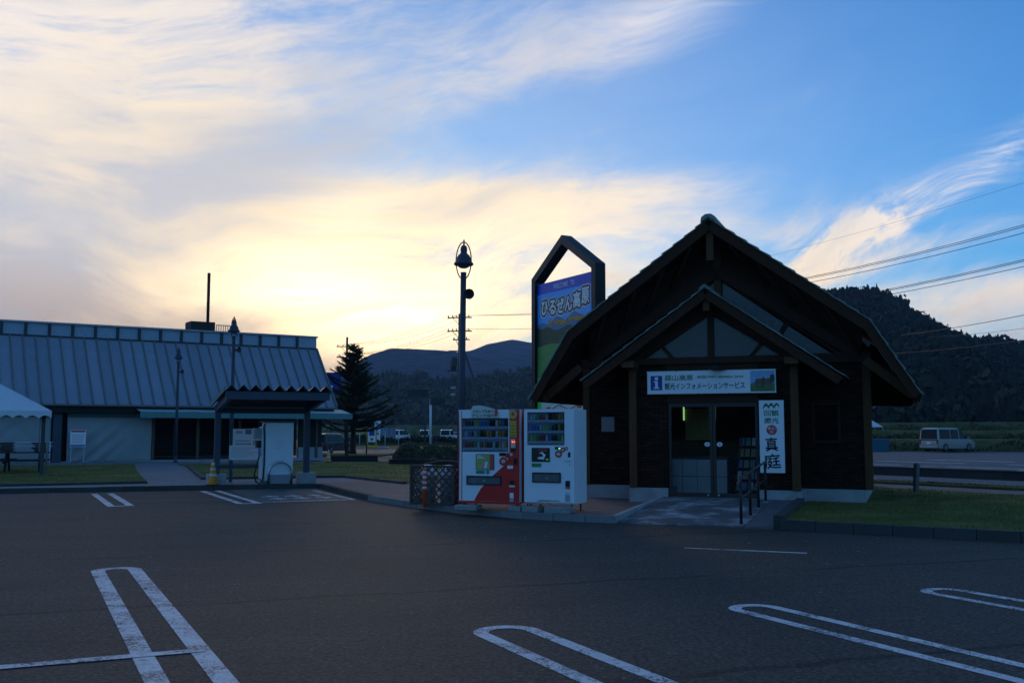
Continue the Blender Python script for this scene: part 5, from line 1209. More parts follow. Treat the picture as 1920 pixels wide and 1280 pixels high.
def forest(name, label, surf, n, hmin, hmax, seed, ridge_n, vmin=0.03, conif=0.7, mats=('conifer_leaf', 'broad_leaf')):
    rn = random.Random(seed); mc, mb = MB(), MB()
    for k in range(n + ridge_n):
        u, v = rn.random(), (rn.uniform(vmin, 1.0) if k < n else rn.uniform(0.97, 1.03))
        c = surf(u, v); h = rn.uniform(hmin, hmax) * (rn.uniform(0.75, 1.25))
        if rn.random() < conif: conifer(mc, (c.x, c.y, c.z - h * 0.15), h, h * rn.uniform(0.24, 0.36), rn)
        else: broadleaf(mb, (c.x, c.y, c.z - h * 0.15), h * 0.85, h * 0.4, rn)
    m = MB(); m.v = mc.v + mb.v; b = len(mc.v); m.f = mc.f + [tuple(i + b for i in f) for f in mb.f]; m.mi = [0] * len(mc.f) + [1] * len(mb.f)
    o = m.build(name, [MATS[k_] for k_ in mats], None, normals=False)
    tag(o, label, 'forest', kind='stuff')
forest('forest', 'dark conifer forest covering the hill on the right', surf_r, 6500, 4.5, 7.5, 5, 600, conif=0.6)
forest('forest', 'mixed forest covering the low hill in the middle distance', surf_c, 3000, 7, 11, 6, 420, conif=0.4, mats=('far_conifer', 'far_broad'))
def surf_b(u, v):                         # the wooded slope across the valley, behind the camera
    x = -420 + 840 * u; y = -120 - 110 * v
    return Vector((x, y, (11 + 5 * mnoise.noise((x * 0.012, 3.3, 0.0))) * (v if v <= 1 else max(0, 2 - v))))
vs_b = [surf_b(i / 50, j / 8 * 1.5) for j in range(9) for i in range(51)]
structure(MB().add(vs_b, [(j*51+i, j*51+i+1, (j+1)*51+i+1, (j+1)*51+i) for j in range(8) for i in range(50)]).build('valley_slope', hm, None, True, normals=False), 'wooded slope across the valley behind the viewer')
forest('forest', 'trees on the slope behind the viewer', surf_b, 900, 8, 13, 16, 160, conif=0.5)
# terraced fields and banks
def bank(name, label, a, b, depth, z0, z1, mat='field', n=40, seed=0):
    a, b = Vector(a), Vector(b); d = b - a; nrm = Vector((-d.y, d.x)).normalized()
    prof = [(0, z0 - 0.2), (0.4, z0 + (z1 - z0) * 0.55), (1.2, z1), (depth * 0.5, z1 + 0.05), (depth, z1), (depth + 1, z0 - 1.0)]
    vs = []
    for i in range(n + 1):
        p = a + d * (i / n)
        for k, (o, z) in enumerate(prof):
            w = mnoise.noise((i * 0.7 + seed, k * 1.3, 0.2)) * 0.25 * (k in (1, 2, 3)); q = p + nrm * (o + w); vs.append((q.x, q.y, z + w * 0.4))
    np_ = len(prof)
    o = MB().add(vs, [(i*np_+k, (i+1)*np_+k, (i+1)*np_+k+1, i*np_+k+1) for i in range(n) for k in range(np_ - 1)]).build(name, MATS[mat], None, True)
    return structure(o, label)
bank('field_terrace', 'grassy terrace right behind the silver van', (21, 90), (75, 68), 16, 0.0, 0.9, seed=1)
bank('field_terrace', 'second grassy terrace behind the silver van', (26, 108), (95, 82), 22, 0.9, 1.7, seed=2)
bank('field_terrace', 'upper grassy terrace below the wooded hill', (28, 136), (130, 108), 60, 1.7, 2.8, seed=3)
mat_grass('dry_field', (0.07, 0.08, 0.035), (0.20, 0.18, 0.10))
bank('dry_bank', 'pale dry grass bank beyond the parked cars', (-75, 215), (40, 225), 120, 0.0, 3.0, 'dry_field', seed=4)
bank('green_bank', 'green roadside verge below the parked cars', (-24, 122), (-6, 124), 8, 0.0, 0.55, seed=5)
def scrub(label, a, b, n, z, hh, spread, seed, k_=1.0):
    rn = random.Random(seed); m = MB(); a, b = Vector(a), Vector(b)
    for k in range(n):
        q = a.lerp(b, rn.random()); q = q + Vector((rn.gauss(0, spread), rn.gauss(0, spread)))
        w = max(0.15, 0.5 + mnoise.noise((q.x * 0.25, q.y * 0.25, seed)) * 0.9); p = Vector((q.x, q.y, z + rn.uniform(0, hh) * w))
        d = Vector((rn.gauss(0, 1), rn.gauss(0, 1), rn.gauss(0, 1.2))).normalized(); s = d.orthogonal().normalized() * rn.uniform(0.05, 0.14) * k_; d = d * rn.uniform(0.12, 0.3) * k_
        m.add([p - d, p + s, p + d, p - s], [(0, 1, 2, 3)])
    tag(m.build('scrub', MATS['broad_leaf'], None, normals=False), label, 'scrub', kind='stuff')
scrub('dark weeds along the terrace foot behind the silver van', (22, 90.5), (72, 69.5), 2600, 0.0, 1.1, 0.5, 31)
scrub('dark weeds along the second terrace edge', (26, 108), (90, 84), 2600, 0.8, 1.2, 0.6, 32)
scrub('dark weeds along the upper terrace edge', (28, 136), (125, 109), 2600, 1.5, 1.6, 0.8, 33)
scrub('weeds on the low bank between footpath and road', tuple(base - RD * 13 - NR * 0.35), tuple(base + RD * 14 - NR * 0.35), 4000, 0.03, 0.09, 0.18, 34, 0.28)
scrub('tall weeds on the verge below the parked white cars', (-24, 123), (-5, 125), 2500, 0.4, 1.0, 0.8, 35)
# ================================================================ fir tree
def needles(m, p, d, L, w, rn):
    d = d.normalized(); s = d.cross(Vector((rn.uniform(-1, 1), rn.uniform(-1, 1), rn.uniform(-1, 1)))).normalized() * w
    m.add([p - s, p + s, p + d * L], [(0, 1, 2)])
fq = G(661, 853, 0.0)
fir = thing('fir_tree', 'lone dark fir tree with drooping branches right of the hall', 'tree', (fq.x, fq.y, -0.02), 0)
FH = 7.75; rn = random.Random(21)
MB().tube([(0, 0, 0), (0.02, 0, 0.4), (0.03, 0.02, 2.0), (0, 0, 5.0), (0.02, 0, FH)], [0.34, 0.20, 0.16, 0.09, 0.012], 10).build('trunk', M('bark', (0.035, 0.028, 0.022), 0.95, 0.3, 6, 0.8, 20), fir, True)
cm = MB(); lm = MB()
z = 1.75
while z < FH - 0.15:
    f = (z - 1.5) / (FH - 1.5); L0 = (3.0 * (1 - f) ** 1.05 + 0.14) * (1.0 if z > 2.2 else 0.8)
    for k in range(rn.randint(6, 8)):
        a = rn.uniform(0, 2 * math.pi); L = L0 * rn.uniform(0.45, 1.22); rise = 0.10 + 0.35 * f; p0 = Vector((0, 0, z + rn.uniform(-.1, .1)))
        dirv = Vector((math.cos(a), math.sin(a), 0)); pts = []
        for s in range(7):
            t = s / 6; pts.append(p0 + dirv * L * t + Vector((0, 0, L * (rise * t - 0.30 * (1 - f) * t * (1 - t) + 0.10 * t * t))))
        lm.tube(pts, [0.03 * (1 - t / 6.5) + 0.004 for t in range(7)], 4, False)
        n = max(4, int(L / 0.085))
        for j in range(1, n + 1):
            t = j / n * 6; i = min(5, int(t)); p = pts[i].lerp(pts[i + 1], t - i); dd = (pts[i + 1] - pts[i]).normalized()
            side = dd.cross(Vector((0, 0, 1)))
            for q_ in range(9):
                sg_ = rn.choice((-1, 1)); v = dd * rn.uniform(0.4, 1.0) + side * sg_ * rn.uniform(0.1, 0.9) + Vector((0, 0, rn.uniform(-0.45, 0.3)))
                needles(cm, p + side * sg_ * rn.uniform(0, 0.22) * (1.1 - t / 6), v, rn.uniform(0.16, 0.38), rn.uniform(0.018, 0.042), rn)
    z += 0.30 - 0.14 * f
for j in range(120): needles(cm, Vector((0, 0, FH - rn.uniform(0, 0.9))), Vector((rn.uniform(-1, 1), rn.uniform(-1, 1), rn.uniform(-.2, 1.2))), 0.2, 0.018, rn)
lm.build('limbs', MATS['bark'], fir, normals=False); cm.build('crown', MATS['fir_leaf'], fir, normals=False)
# ================================================================ hedge
hq = G(812, 868, 0.12)
hedge = thing('hedge', 'rounded dark hedge behind the lattice bin enclosure', 'hedge', (hq.x, hq.y + 0.8, 0.0), R(-3))
hmq = MB(); rn = random.Random(4)
for k in range(9000):
    u = rn.uniform(-1, 1); a = rn.uniform(0, math.pi); r = rn.uniform(0.72, 1.05) ** 0.5
    px_ = u * 1.95; prof = (1 - abs(u) ** 5) ** 0.5; top = 0.95 + 0.46 * mnoise.noise((px_ * 1.6, 0.3, 1.0)) + 0.14 * mnoise.noise((px_ * 6, 0.3, 4.0))
    p = Vector((px_ + rn.gauss(0, 0.06), math.cos(a) * 0.75 * r * prof, max(0.02, math.sin(a) ** 0.6 * top * r * prof)))
    d = Vector((rn.gauss(0, 1), rn.gauss(0, 1), rn.gauss(0, 1))).normalized(); s = d.orthogonal().normalized() * rn.uniform(0.02, 0.045); d = d * rn.uniform(0.05, 0.1)
    hmq.add([p - d, p + s, p + d, p - s], [(0, 1, 2, 3)])
hmq.build('foliage', MATS['hedge_leaf'], hedge, normals=False)
tw = MB()
for k in range(26):
    a = rn.uniform(-1.7, 1.7); p = Vector((a, rn.uniform(-.3, .3), 0)); tw.tube([p, p + Vector((rn.uniform(-.1, .1), rn.uniform(-.2, .2), 0.5)), p + Vector((rn.uniform(-.3, .3), rn.uniform(-.4, .4), 0.95))], 0.012, 4)
tw.build('stems', MATS['bark'], hedge)
bl = G(757, 864, 0.12)
bd = thing('bollard_light', 'short slate bollard light in front of the hedge', 'bollard', (bl.x, bl.y, 0.12), 0)
MB().lathe([(0, 0), (0.07, 0), (0.07, 0.72), (0, 0.72)], 14).build('tube', POLE, bd, True)
MB().lathe([(0, 0.721), (0.06, 0.721), (0.06, 0.80), (0, 0.80)], 14).build('lens', M('bollard_lens', (0.55, 0.55, 0.52), 0.3), bd, True)
MB().lathe([(0, 0.801), (0.075, 0.801), (0.075, 0.86), (0.05, 0.875), (0, 0.88)], 14).build('cap', M('bollard_cap', (0.4, 0.4, 0.4)), bd, True)
def planter_wall(a, b, lab):
    a, b = Vector(a), Vector(b); d = (b - a); t = thing('timber_edging', lab, 'edging', (a.x, a.y, 0.0), math.atan2(d.y, d.x), 'dark timber edging')
    n = max(1, round(d.length / 1.1)); L = d.length / n
    for k in range(n): pbox('sleeper', M('sleeper_dark', (0.02, 0.018, 0.018), 0.9, 0.2, 4, rand=0.2), t, k * L, -0.1, -0.02, (k + 1) * L - 0.015, 0.1, 0.36)
p0, p1 = G(618, 864, 0.1), G(708, 863, 0.1); planter_wall((p0.x, p0.y), (p1.x, p1.y), 'dark timber edging below the fir tree')
p0, p1 = G(731, 871, 0.1), G(862, 873, 0.1); planter_wall((p0.x, p0.y), (p1.x, p1.y), 'dark timber edging below the hedge')
structure(MB().prism([(fq.x - 2.6, fq.y - 3.2), (fq.x + 2.4, fq.y - 3.4), (fq.x + 2.8, fq.y + 2.0), (fq.x - 2.6, fq.y + 2.0)], 'z', -0.03, 0.10).build('tree_bed', MATS['lawn']), 'grass bed round the fir tree')
# ================================================================ vehicles
TYRE = M('tyre', (0.015, 0.015, 0.016), 0.85); RIM = M('rim', (0.14, 0.145, 0.15), 0.4, metal=0.5); CARG = M('car_glass', (0.006, 0.006, 0.008), 0.2, 0.05, spec=0.2)
def van(label, loc, rot, L, W, Hh, paint, wheel=0.32, nose=0.9, seats='vehicles parked along the road', full=True, name='parked_van', lower=None):
    t = thing(name, label, 'van' if Hh > 1.6 else 'car', loc, rot, seats)
    zb, zs = 0.22, 0.95 if Hh > 1.6 else 0.82
    xf, xr = L / 2, -L / 2
    lowp = [(xr + 0.02, zb + 0.06), (xr + 0.25, zb), (xf - 0.2, zb), (xf - 0.02, zb + 0.15), (xf, 0.55), (xf - 0.08, 0.74), (xf - nose * 0.45, zs - 0.04), (xf - nose, zs + 0.06), (xr + 0.03, zs + 0.02), (xr, 0.6)]
    MB().prism(lowp, 'y', -W / 2, W / 2).build('body', paint, t, bevel=0.07)
    top = [(xr + 0.03, zs - 0.02), (xf - nose + 0.02, zs + 0.0), (xf - nose - 1.15 * (Hh - zs) / 0.95, Hh - 0.06), (xf - nose - 1.45, Hh), (xr + 0.45, Hh), (xr + 0.12, Hh - 0.07)]
    m = MB(); n = len(top)
    def inset(z): return W / 2 - 0.012 - 0.13 * max(0, (z - zs) / (Hh - zs))
    m.add([(x, -inset(z), z) for x, z in top] + [(x, inset(z), z) for x, z in top], [tuple(range(n - 1, -1, -1)), tuple(range(n, 2 * n))] + [(i, (i + 1) % n, (i + 1) % n + n, i + n) for i in range(n)])
    m.build('cabin', paint, t, bevel=0.06)
    def side_pane(xa, xb, za, zb_, xa2=None, xb2=None):
        for s in (-1, 1):
            q = [(xa, za), (xb, za), (xb2 if xb2 is not None else xb, zb_), (xa2 if xa2 is not None else xa, zb_)]
            MB().add([(x, s * (inset(z) + 0.010), z) for x, z in q] + [(x, s * (inset(z) - 0.01), z) for x, z in q], [(0, 1, 2, 3), (7, 6, 5, 4), (0, 4, 5, 1), (1, 5, 6, 2), (2, 6, 7, 3), (3, 7, 4, 0)]).build('side_window', CARG, t)
    za, zz = zs + 0.07, Hh - 0.13; xm = xf - nose
    side_pane(xr + 0.22, xr + L * 0.33, za, zz, xr + 0.28); side_pane(xr + L * 0.345, xr + L * 0.56, za, zz)
    side_pane(xr + L * 0.58, xm - 0.14, za, zz, None, xm - 0.98)
    MB().add([(xr + 0.022, -W*0.42, za), (xr + 0.022, W*0.42, za), (xr + 0.085, W*0.38, zz), (xr + 0.085, -W*0.38, zz), (xr + 0.06, -W*0.42, za), (xr + 0.06, W*0.42, za), (xr + 0.12, W*0.38, zz), (xr + 0.12, -W*0.38, zz)], [(0,1,2,3), (7,6,5,4), (0,4,5,1), (1,5,6,2), (2,6,7,3), (3,7,4,0)]).build('rear_window', CARG, t)
    sl = 1.15 * (Hh - zs) / 0.95
    MB().add([(xm + 0.0, -W*0.42, zs + 0.08), (xm + 0.0, W*0.42, zs + 0.08), (xm - sl + 0.06, W*0.37, Hh - 0.1), (xm - sl + 0.06, -W*0.37, Hh - 0.1), (xm - 0.06, -W*0.42, zs + 0.08), (xm - 0.06, W*0.42, zs + 0.08), (xm - sl, W*0.37, Hh - 0.1), (xm - sl, -W*0.37, Hh - 0.1)], [(0,1,2,3), (7,6,5,4), (0,4,5,1), (1,5,6,2), (2,6,7,3), (3,7,4,0)]).build('windscreen', CARG, t)
    TL = M('tail_red', (0.30, 0.02, 0.015), 0.3)
    for s in (-1, 1):
        pbox('tail_light', TL, t, xr - 0.012, s * W * 0.40, 0.62, xr + 0.05, s * W * 0.485, zs + 0.02)
        pbox('headlight', M('lamp_clear', (0.55, 0.56, 0.58), 0.2), t, xf - 0.16, s * W * 0.33, 0.60, xf - 0.02, s * W * 0.47, 0.76)
        pbox('mirror', paint, t, xm - 0.25, s * (W / 2 - 0.005), zs + 0.10, xm - 0.12, s * (W / 2 + 0.17), zs + 0.24, bevel=0.02)
        for x in (xr + L * 0.19, xf - L * 0.185):
            c = (x, s * (W / 2 - 0.09), wheel)
            w = MB().lathe([(0.0, -0.10), (wheel * 0.9, -0.10), (wheel, -0.07), (wheel, 0.07), (wheel * 0.9, 0.115), (0.0, 0.115)] if s > 0 else [(0.0, 0.10), (wheel * 0.9, 0.10), (wheel, 0.07), (wheel, -0.07), (wheel * 0.9, -0.115), (0.0, -0.115)], 20, c, 'y').build('wheel', TYRE, t, False)
            MB().lathe([(0.0, s*0.116), (wheel * 0.62, s*0.116), (wheel * 0.5, s*0.122), (0.0, s*0.125)], 14, c, 'y').build('rim', RIM, w)
    pbox('number_plate', SIGNW, t, xr - 0.02, -0.17, 0.62, xr - 0.003, 0.17, 0.78)
    pbox('rear_bumper', lower or paint, t, xr - 0.05, -W * 0.46, 0.30, xr + 0.03, W * 0.46, 0.50, bevel=0.03)
    if full: pbox('tail_strip', TL, t, xr - 0.005, -W * 0.40, zs - 0.04, xr + 0.03, W * 0.40, zs + 0.03)
    return t
SILV = M('car_silver', (0.26, 0.265, 0.255), 0.35, 0.05, spec=0.6, metal=0.3, coat=0.5); CWHT = M('car_white', (0.72, 0.73, 0.74), 0.35, 0.03, spec=0.5, coat=0.5); CDRK = M('car_dark', (0.02, 0.02, 0.025), 0.3, coat=0.5)
q = G(1777, 846, 0.02)
van('silver minivan parked at the field edge on the right', (q.x, q.y, 0.02), R(31), 4.7, 1.78, 1.9, SILV, 0.34, 0.85, None, lower=M('bumper_beige', (0.42, 0.37, 0.30), 0.4))
for px, py, lab, L, W_, Hh, rot, pt in ((753, 826, 'white van parked left of the pale utility post', 3.6, 1.6, 1.9, 60, CWHT), (799, 829, 'small white van with roof bars beside the pale post', 3.4, 1.5, 1.85, 84, CWHT), (839, 827, 'white minivan seen from behind near the lamp post', 4.5, 1.75, 1.9, 84, CWHT), (853, 823, 'low white car in front of the white minivan', 4.2, 1.7, 1.45, 30, CWHT)):
    q = G(px, py); van(lab, (q.x, q.y, 0.0), R(rot), L, W_, Hh, pt, 0.3, 0.7, 'white vehicles parked beyond the hedge', False)
q = G(619, 850); van('dark car with red tail lights under the awning end', (q.x, q.y, 0.0), R(70), 4.2, 1.7, 1.5, CDRK, 0.31, 0.9, None, False, 'parked_car')
# ================================================================ utility poles and cables
PCON = M('pole_concrete', (0.07, 0.072, 0.075), 0.85, 0.15, 3); INS = M('insulator', (0.35, 0.36, 0.38), 0.3)
def upole(label, x, y, h, arms, rot, transformer=True, stay=None):
    t = thing('utility_pole', label, 'utility pole', (x, y, 0), rot, 'utility poles')
    MB().tube([(0, 0, 0), (0, 0, h)], [0.19, 0.12], 12).build('mast', PCON, t, True)
    for z, x0, x1, k in arms:
        MB().beam((x0, 0, z), (x1, 0, z), 0.09, 0.10).build('crossarm', PCON, t)
        MB().beam((x0 * 0.6, 0, z), (0, 0, z - 0.7), 0.05, 0.05).build('arm_brace', PCON, t)
        for j in range(k):
            xx = x0 + (x1 - x0) * (j + 0.25) / k
            MB().lathe([(0, 0), (0.06, 0), (0.07, 0.05), (0.03, 0.07), (0.06, 0.12), (0.02, 0.2), (0, 0.2)], 8, (xx, 0, z + 0.05)).build('insulator', INS, t, True)
    if transformer:
        for s, zz in ((-0.45, h - 4.7), (-0.62, h - 4.95)):
            MB().lathe([(0, 0), (0.24, 0), (0.26, 0.1), (0.26, 0.75), (0.18, 0.85), (0, 0.85)], 12, (s, -0.1 if s > -.6 else 0.35, zz)).build('transformer', PCON, t, True)
        MB().beam((-1.1, 0, h - 5.05), (0.2, 0, h - 5.05), 0.12, 0.12).build('platform', PCON, t)
        MB().beam((-1.0, 0, h - 3.3), (0.3, 0, h - 3.3), 0.1, 0.1).build('crossarm', PCON, t)
    if stay:
        for z_ in (5.35, 4.75): pbox('service_box', INS, t, -0.75, -0.12, z_, -0.35, 0.12, z_ + 0.2); MB().beam((-0.4, 0, z_ + 0.1), (0, 0, z_ + 0.1), 0.05, 0.05).build('box_arm', PCON, t)
    if stay: MB().tube([(0.1, 0, stay[2]), stay[:2] + (0,)], 0.10, 8).build('stay_pole', PCON, t, True)
    return t
PA = P(862, 588, 88); PL = P(651, 632, 111)
upole('utility pole with transformers right behind the tall street lamp', PA.x, PA.y, PA.z, [(PA.z - 0.35, -1.1, 1.1, 6), (PA.z - 1.55, -1.1, 1.1, 6), (PA.z - 2.3, -0.6, 0.9, 4)], R(-8), True, (3.4, 0.0, PA.z - 2.4))
upole('slim utility pole with two crossarms beside the fir tree', PL.x, PL.y, PL.z, [(PL.z - 1.05, -1.15, 1.15, 4), (PL.z - 2.25, -1.15, 1.15, 4)], R(5), False)
PC = Vector((16.8, 75, 12.2)); PB = Vector((28.5, 44.5, 12.4))
upole('utility pole hidden behind the lodge roof', PC.x, PC.y, PC.z, [(PC.z - 0.35, -1.1, 1.1, 6), (PC.z - 1.9, -1.1, 1.1, 6)], R(-45), False)
upole('utility pole beyond the right border of the second lot', PB.x, PB.y, PB.z, [(PB.z - 0.35, -1.1, 1.1, 6), (PB.z - 2.1, -1.1, 1.1, 6)], R(-55), False)
WIRE = M('cable_black', (0.02, 0.02, 0.02), 0.6)
def cable(label, a, b, sag, r=0.014, grp='overhead cables'):
    a, b = Vector(a), Vector(b); n = 18
    pts = [a.lerp(b, k / n) - Vector((0, 0, sag * 4 * (k / n) * (1 - k / n))) for k in range(n + 1)]
    tag(MB().tube(pts, r, 5, False).build('overhead_cable', WIRE, None, True), label, 'cable', grp)
for k, (dz_, o) in enumerate(((-0.15, -1.0), (-0.15, -0.3), (-0.15, 0.9), (-1.35, -1.0), (-1.35, -0.3), (-1.35, 0.8))):
    nm = ('left', 'middle', 'right')[k % 3]; lv = 'upper' if k < 3 else 'lower'
    cable('%s cable of the %s set between the fir tree pole and the lamp post pole' % (nm, lv), PL + Vector((o, 0, dz_ * 0.9 - 0.7)), PA + Vector((o, 0, dz_)), 0.6, 0.016, 'cables left of the lamp post')
for k, (dz_, o) in enumerate(((-0.15, -0.9), (-0.15, 0.6), (-1.35, 0.6))):
    cable('%s cable running from the lamp post pole past the welcome sign' % ('topmost', 'second', 'lowest')[k], PA + Vector((o, 0, dz_)), PC + Vector((o * 0.7, o * 0.7, dz_)), 0.5, 0.016, 'cables behind the welcome sign')
for k, (o, dz_, s) in enumerate(((-0.8, -0.1, 'top'), (-0.35, -0.1, 'second'), (0.9, -0.15, 'third'), (-0.8, -1.85, 'fourth'), (-0.35, -1.85, 'fifth'), (0.9, -1.9, 'lowest'))):
    off = Vector((o * 0.6, o * 0.8, dz_))
    cable('%s of six overhead cables right of the lodge roof' % s, PC + off, PB + off, 0.45, 0.018, 'cables right of the lodge roof')
cable('thin highest cable crossing the evening sky on the right', P(1300, 510, 92), P(2150, 268, 42), 0.5, 0.007, 'thin cables on the right')
cable('thick cable crossing in front of the wooded hill crest', P(1690, 628, 120), P(2150, 541, 62), 0.3, 0.03, 'low cables on the right')
cable('thin cable just under the thick one on the right', P(1740, 632, 120), P(2150, 580, 62), 0.3, 0.016, 'low cables on the right')
cable('dark cable lying across the wooded hill on the right', P(1640, 664, 100), P(2150, 603, 52), 0.3, 0.022, 'low cables on the right')
cable('pale cable in front of the low hill', P(640, 738, 125), P(850, 744, 118), 0.25, 0.03, 'cables left of the lamp post')
# ================================================================ roadside signs seen from behind
def back_sign(label, px0, px1, py0, py1, Y, post_px, pale=False, rail=False):
    a, b = P(px0, py0, Y), P(px1, py1, Y); c = P(post_px, 808, Y)
    t = thing('road_sign', label, 'road sign', (c.x, Y, 0), 0, 'road signs seen from behind')
    n = 3
    for k in range(n):
        z0 = b.z + (a.z - b.z) * k / n
        pbox('sign_panel', M('sign_back', (0.035, 0.036, 0.04), 0.6, 0.15), t, a.x - c.x, -0.05, z0 + 0.01, b.x - c.x, 0.0, z0 + (a.z - b.z) / n - 0.01)
    for x in (0.3, 0.7): pbox('sign_rib', M('sign_back', ()), t, (a.x + (b.x - a.x) * x) - c.x - 0.05, -0.12, b.z - 0.1, (a.x + (b.x - a.x) * x) - c.x + 0.05, -0.051, a.z + 0.05)
    MB().tube([(0, 0.1, 0), (0, 0.1, a.z)], 0.10 if not pale else 0.13, 10).build('post', M('post_pale', (0.62, 0.64, 0.66), 0.4) if pale else PCON, t, True)
back_sign('wide dark road sign seen from behind above the parked cars', 765, 803, 730, 744, 118, 797)
back_sign('smaller dark road sign on a pale post near the lamp post', 806, 835, 747, 759, 112, 807, True)
lp = P(815, 735, 114); t = thing('lattice_mast', 'dark lattice mast beside the pale sign post', 'mast', (lp.x, lp.y, 0), 0)
for s in (-1, 1): MB().tube([(s * 0.2, 0, 0), (s * 0.14, 0, lp.z)], 0.05, 6).build('leg', PCON, t)
for k in range(12): MB().beam((-0.2, 0, 0.3 + k * 0.45), (0.2, 0, 0.7 + k * 0.45), 0.05, 0.05).build('brace', PCON, t)
# small things round the road by the fir tree
q = G(707, 836); fb = thing('banner_flag', 'white vertical banner flag right of the fir tree', 'banner', (q.x, q.y, 0), 0)
MB().tube([(-0.33, 0, 0), (-0.33, 0, 2.9)], 0.02, 6).build('staff', INS, fb); z0, z1 = 0.85, 2.85
MB().add([(-0.32, 0, z0 + 0.1), (0.34, -0.08, z0 - 0.25), (0.38, 0.03, z1 - 0.05), (-0.32, 0, z1), (-0.32, 0.01, z0 + 0.1), (0.34, -0.07, z0 - 0.25), (0.38, 0.04, z1 - 0.05), (-0.32, 0.01, z1)], [(0,1,2,3), (7,6,5,4), (0,4,5,1), (1,5,6,2), (2,6,7,3), (3,7,4,0)]).build('cloth', SIGNW, fb)
pbox('orange_mark', M('mark_orange', (0.5, 0.2, 0.05)), fb, -0.2, -0.1, 1.25, 0.2, -0.09, 1.5)
for j in range(3): pbox('banner_print', M('mark_blue', (0.2, 0.25, 0.45)), fb, -0.12, -0.1, 1.65 + j * 0.34, 0.14, -0.09, 1.9 + j * 0.34)
q = G(697, 840); sb = thing('sign_stand', 'yellow framed sign stand with blue panel beside the banner flag', 'sign', (q.x, q.y, 0), 0)
YEL = M('stand_yellow', (0.55, 0.32, 0.03), 0.5); 
for s in (-1, 1): pbox('leg', YEL, sb, s * 0.42 - 0.06, -0.05, 0.25, s * 0.42 + 0.06, 0.05, 2.1)
pbox('panel', SIGNW, sb, -0.36, -0.03, 0.6, 0.36, 0.03, 1.95); pbox('blue_panel', BLUE, sb, -0.26, -0.04, 1.2, 0.26, -0.031, 1.8); pbox('red_mark', REDI, sb, -0.15, -0.04, 0.75, 0.15, -0.031, 1.0)
pbox('weight', YEL, sb, -0.55, -0.3, 0, 0.6, 0.3, 0.25, bevel=0.04); pbox('blue_mat', M('mat_blue', (0.1, 0.25, 0.5)), sb, 0.7, -0.35, 0, 1.6, 0.35, 0.12)
q = P(676, 806, 150); kk = thing('roadside_kiosk', 'small roadside kiosk with yellow panels behind the fir trunk', 'kiosk', (q.x, q.y, 0), R(5))
pbox('wall', M('kiosk_wall', (0.12, 0.13, 0.15), 0.7), kk, -2.0, 0, 0, 2.0, 3.0, 2.6); pbox('roof', RIB, kk, -2.5, -0.6, 2.6, 2.5, 3.2, 2.85)
for j in range(4): pbox('yellow_panel', M('kiosk_yellow', (0.50, 0.42, 0.06), 0.5), kk, -1.7 + j * 0.85, -0.04, 1.2, -1.05 + j * 0.85, -0.001, 2.0)
pbox('counter', M('mat_blue', ()), kk, -1.8, -0.3, 0, 1.8, -0.05, 0.9)
q0, q1 = G(712, 832), G(742, 831); fp = thing('panel_fence', 'grey-blue site fence panels behind the banner flag', 'fence', (P(712, 808, 141).x, 141, 0), 0)
for k in range(4): pbox('fence_panel', M('fence_blue', (0.16, 0.20, 0.26), 0.6, rand=0.1), fp, k * 0.56, 0, 0.25, k * 0.56 + 0.54, 0.04, 2.1)
for k in range(5): pbox('fence_post', INS, fp, k * 0.56 - 0.03, -0.05, 0, k * 0.56 + 0.01, -0.001, 2.2)
for px, py, h_, lab in ((722, 837, 1.6, 'slim pale marker post at the road left of the parked vans'), (747, 836, 1.5, 'slim pale marker post nearest the white van'), (674, 838, 1.7, 'slim pale marker post behind the fir trunk')):
    q = G(px, py); o = MB().tube([(0, 0, 0), (0, 0, h_)], 0.05, 8).lathe([(0, h_), (0.07, h_), (0.07, h_ + 0.1), (0, h_ + 0.1)], 8).build('marker_post', INS, None, True); o.location = (q.x, q.y, 0); tag(o, lab, 'post', 'marker posts along the road')
q = G(687, 854); o = MB().tube([(0, 0, 0), (0, 0, 0.78)], 0.055, 8).lathe([(0, 0.78), (0.065, 0.78), (0.05, 0.83), (0, 0.84)], 8).build('bollard', BLACK, None, True); o.location = (q.x, q.y, 0); tag(o, 'short black bollard right of the fir trunk', 'bollard')
q = G(616, 866, 0.12); cone('small yellow traffic cone at the hall end wall', (q.x, q.y, 0.12), 0.9)
bs = P(622, 718, 84); t = thing('blue_signboard', 'bright blue signboard between the hall roof and the fir tree', 'sign', (bs.x, bs.y, 0), R(10))
pbox('panel', M('board_blue', (0.012, 0.025, 0.20), 0.5, 0.1), t, -0.75, -0.06, bs.z - 0.9, 0.75, 0.06, bs.z + 0.9); pbox('post', PCON, t, -0.1, 0.061, 0, 0.1, 0.2, bs.z + 0.5); pbox('white_mark', SIGNW, t, -0.3, -0.064, bs.z - 0.35, 0.1, -0.0605, bs.z - 0.2)
for k, (x0, x1, y_) in enumerate(((640, 760, 845), (650, 765, 838), (640, 700, 833))):
    a_, b_ = G(x0, y_), G(x1, y_ + 2); stripe(lot, (a_.x, a_.y), (b_.x, b_.y), 0.18, 'line_paint_worn', -0.024)
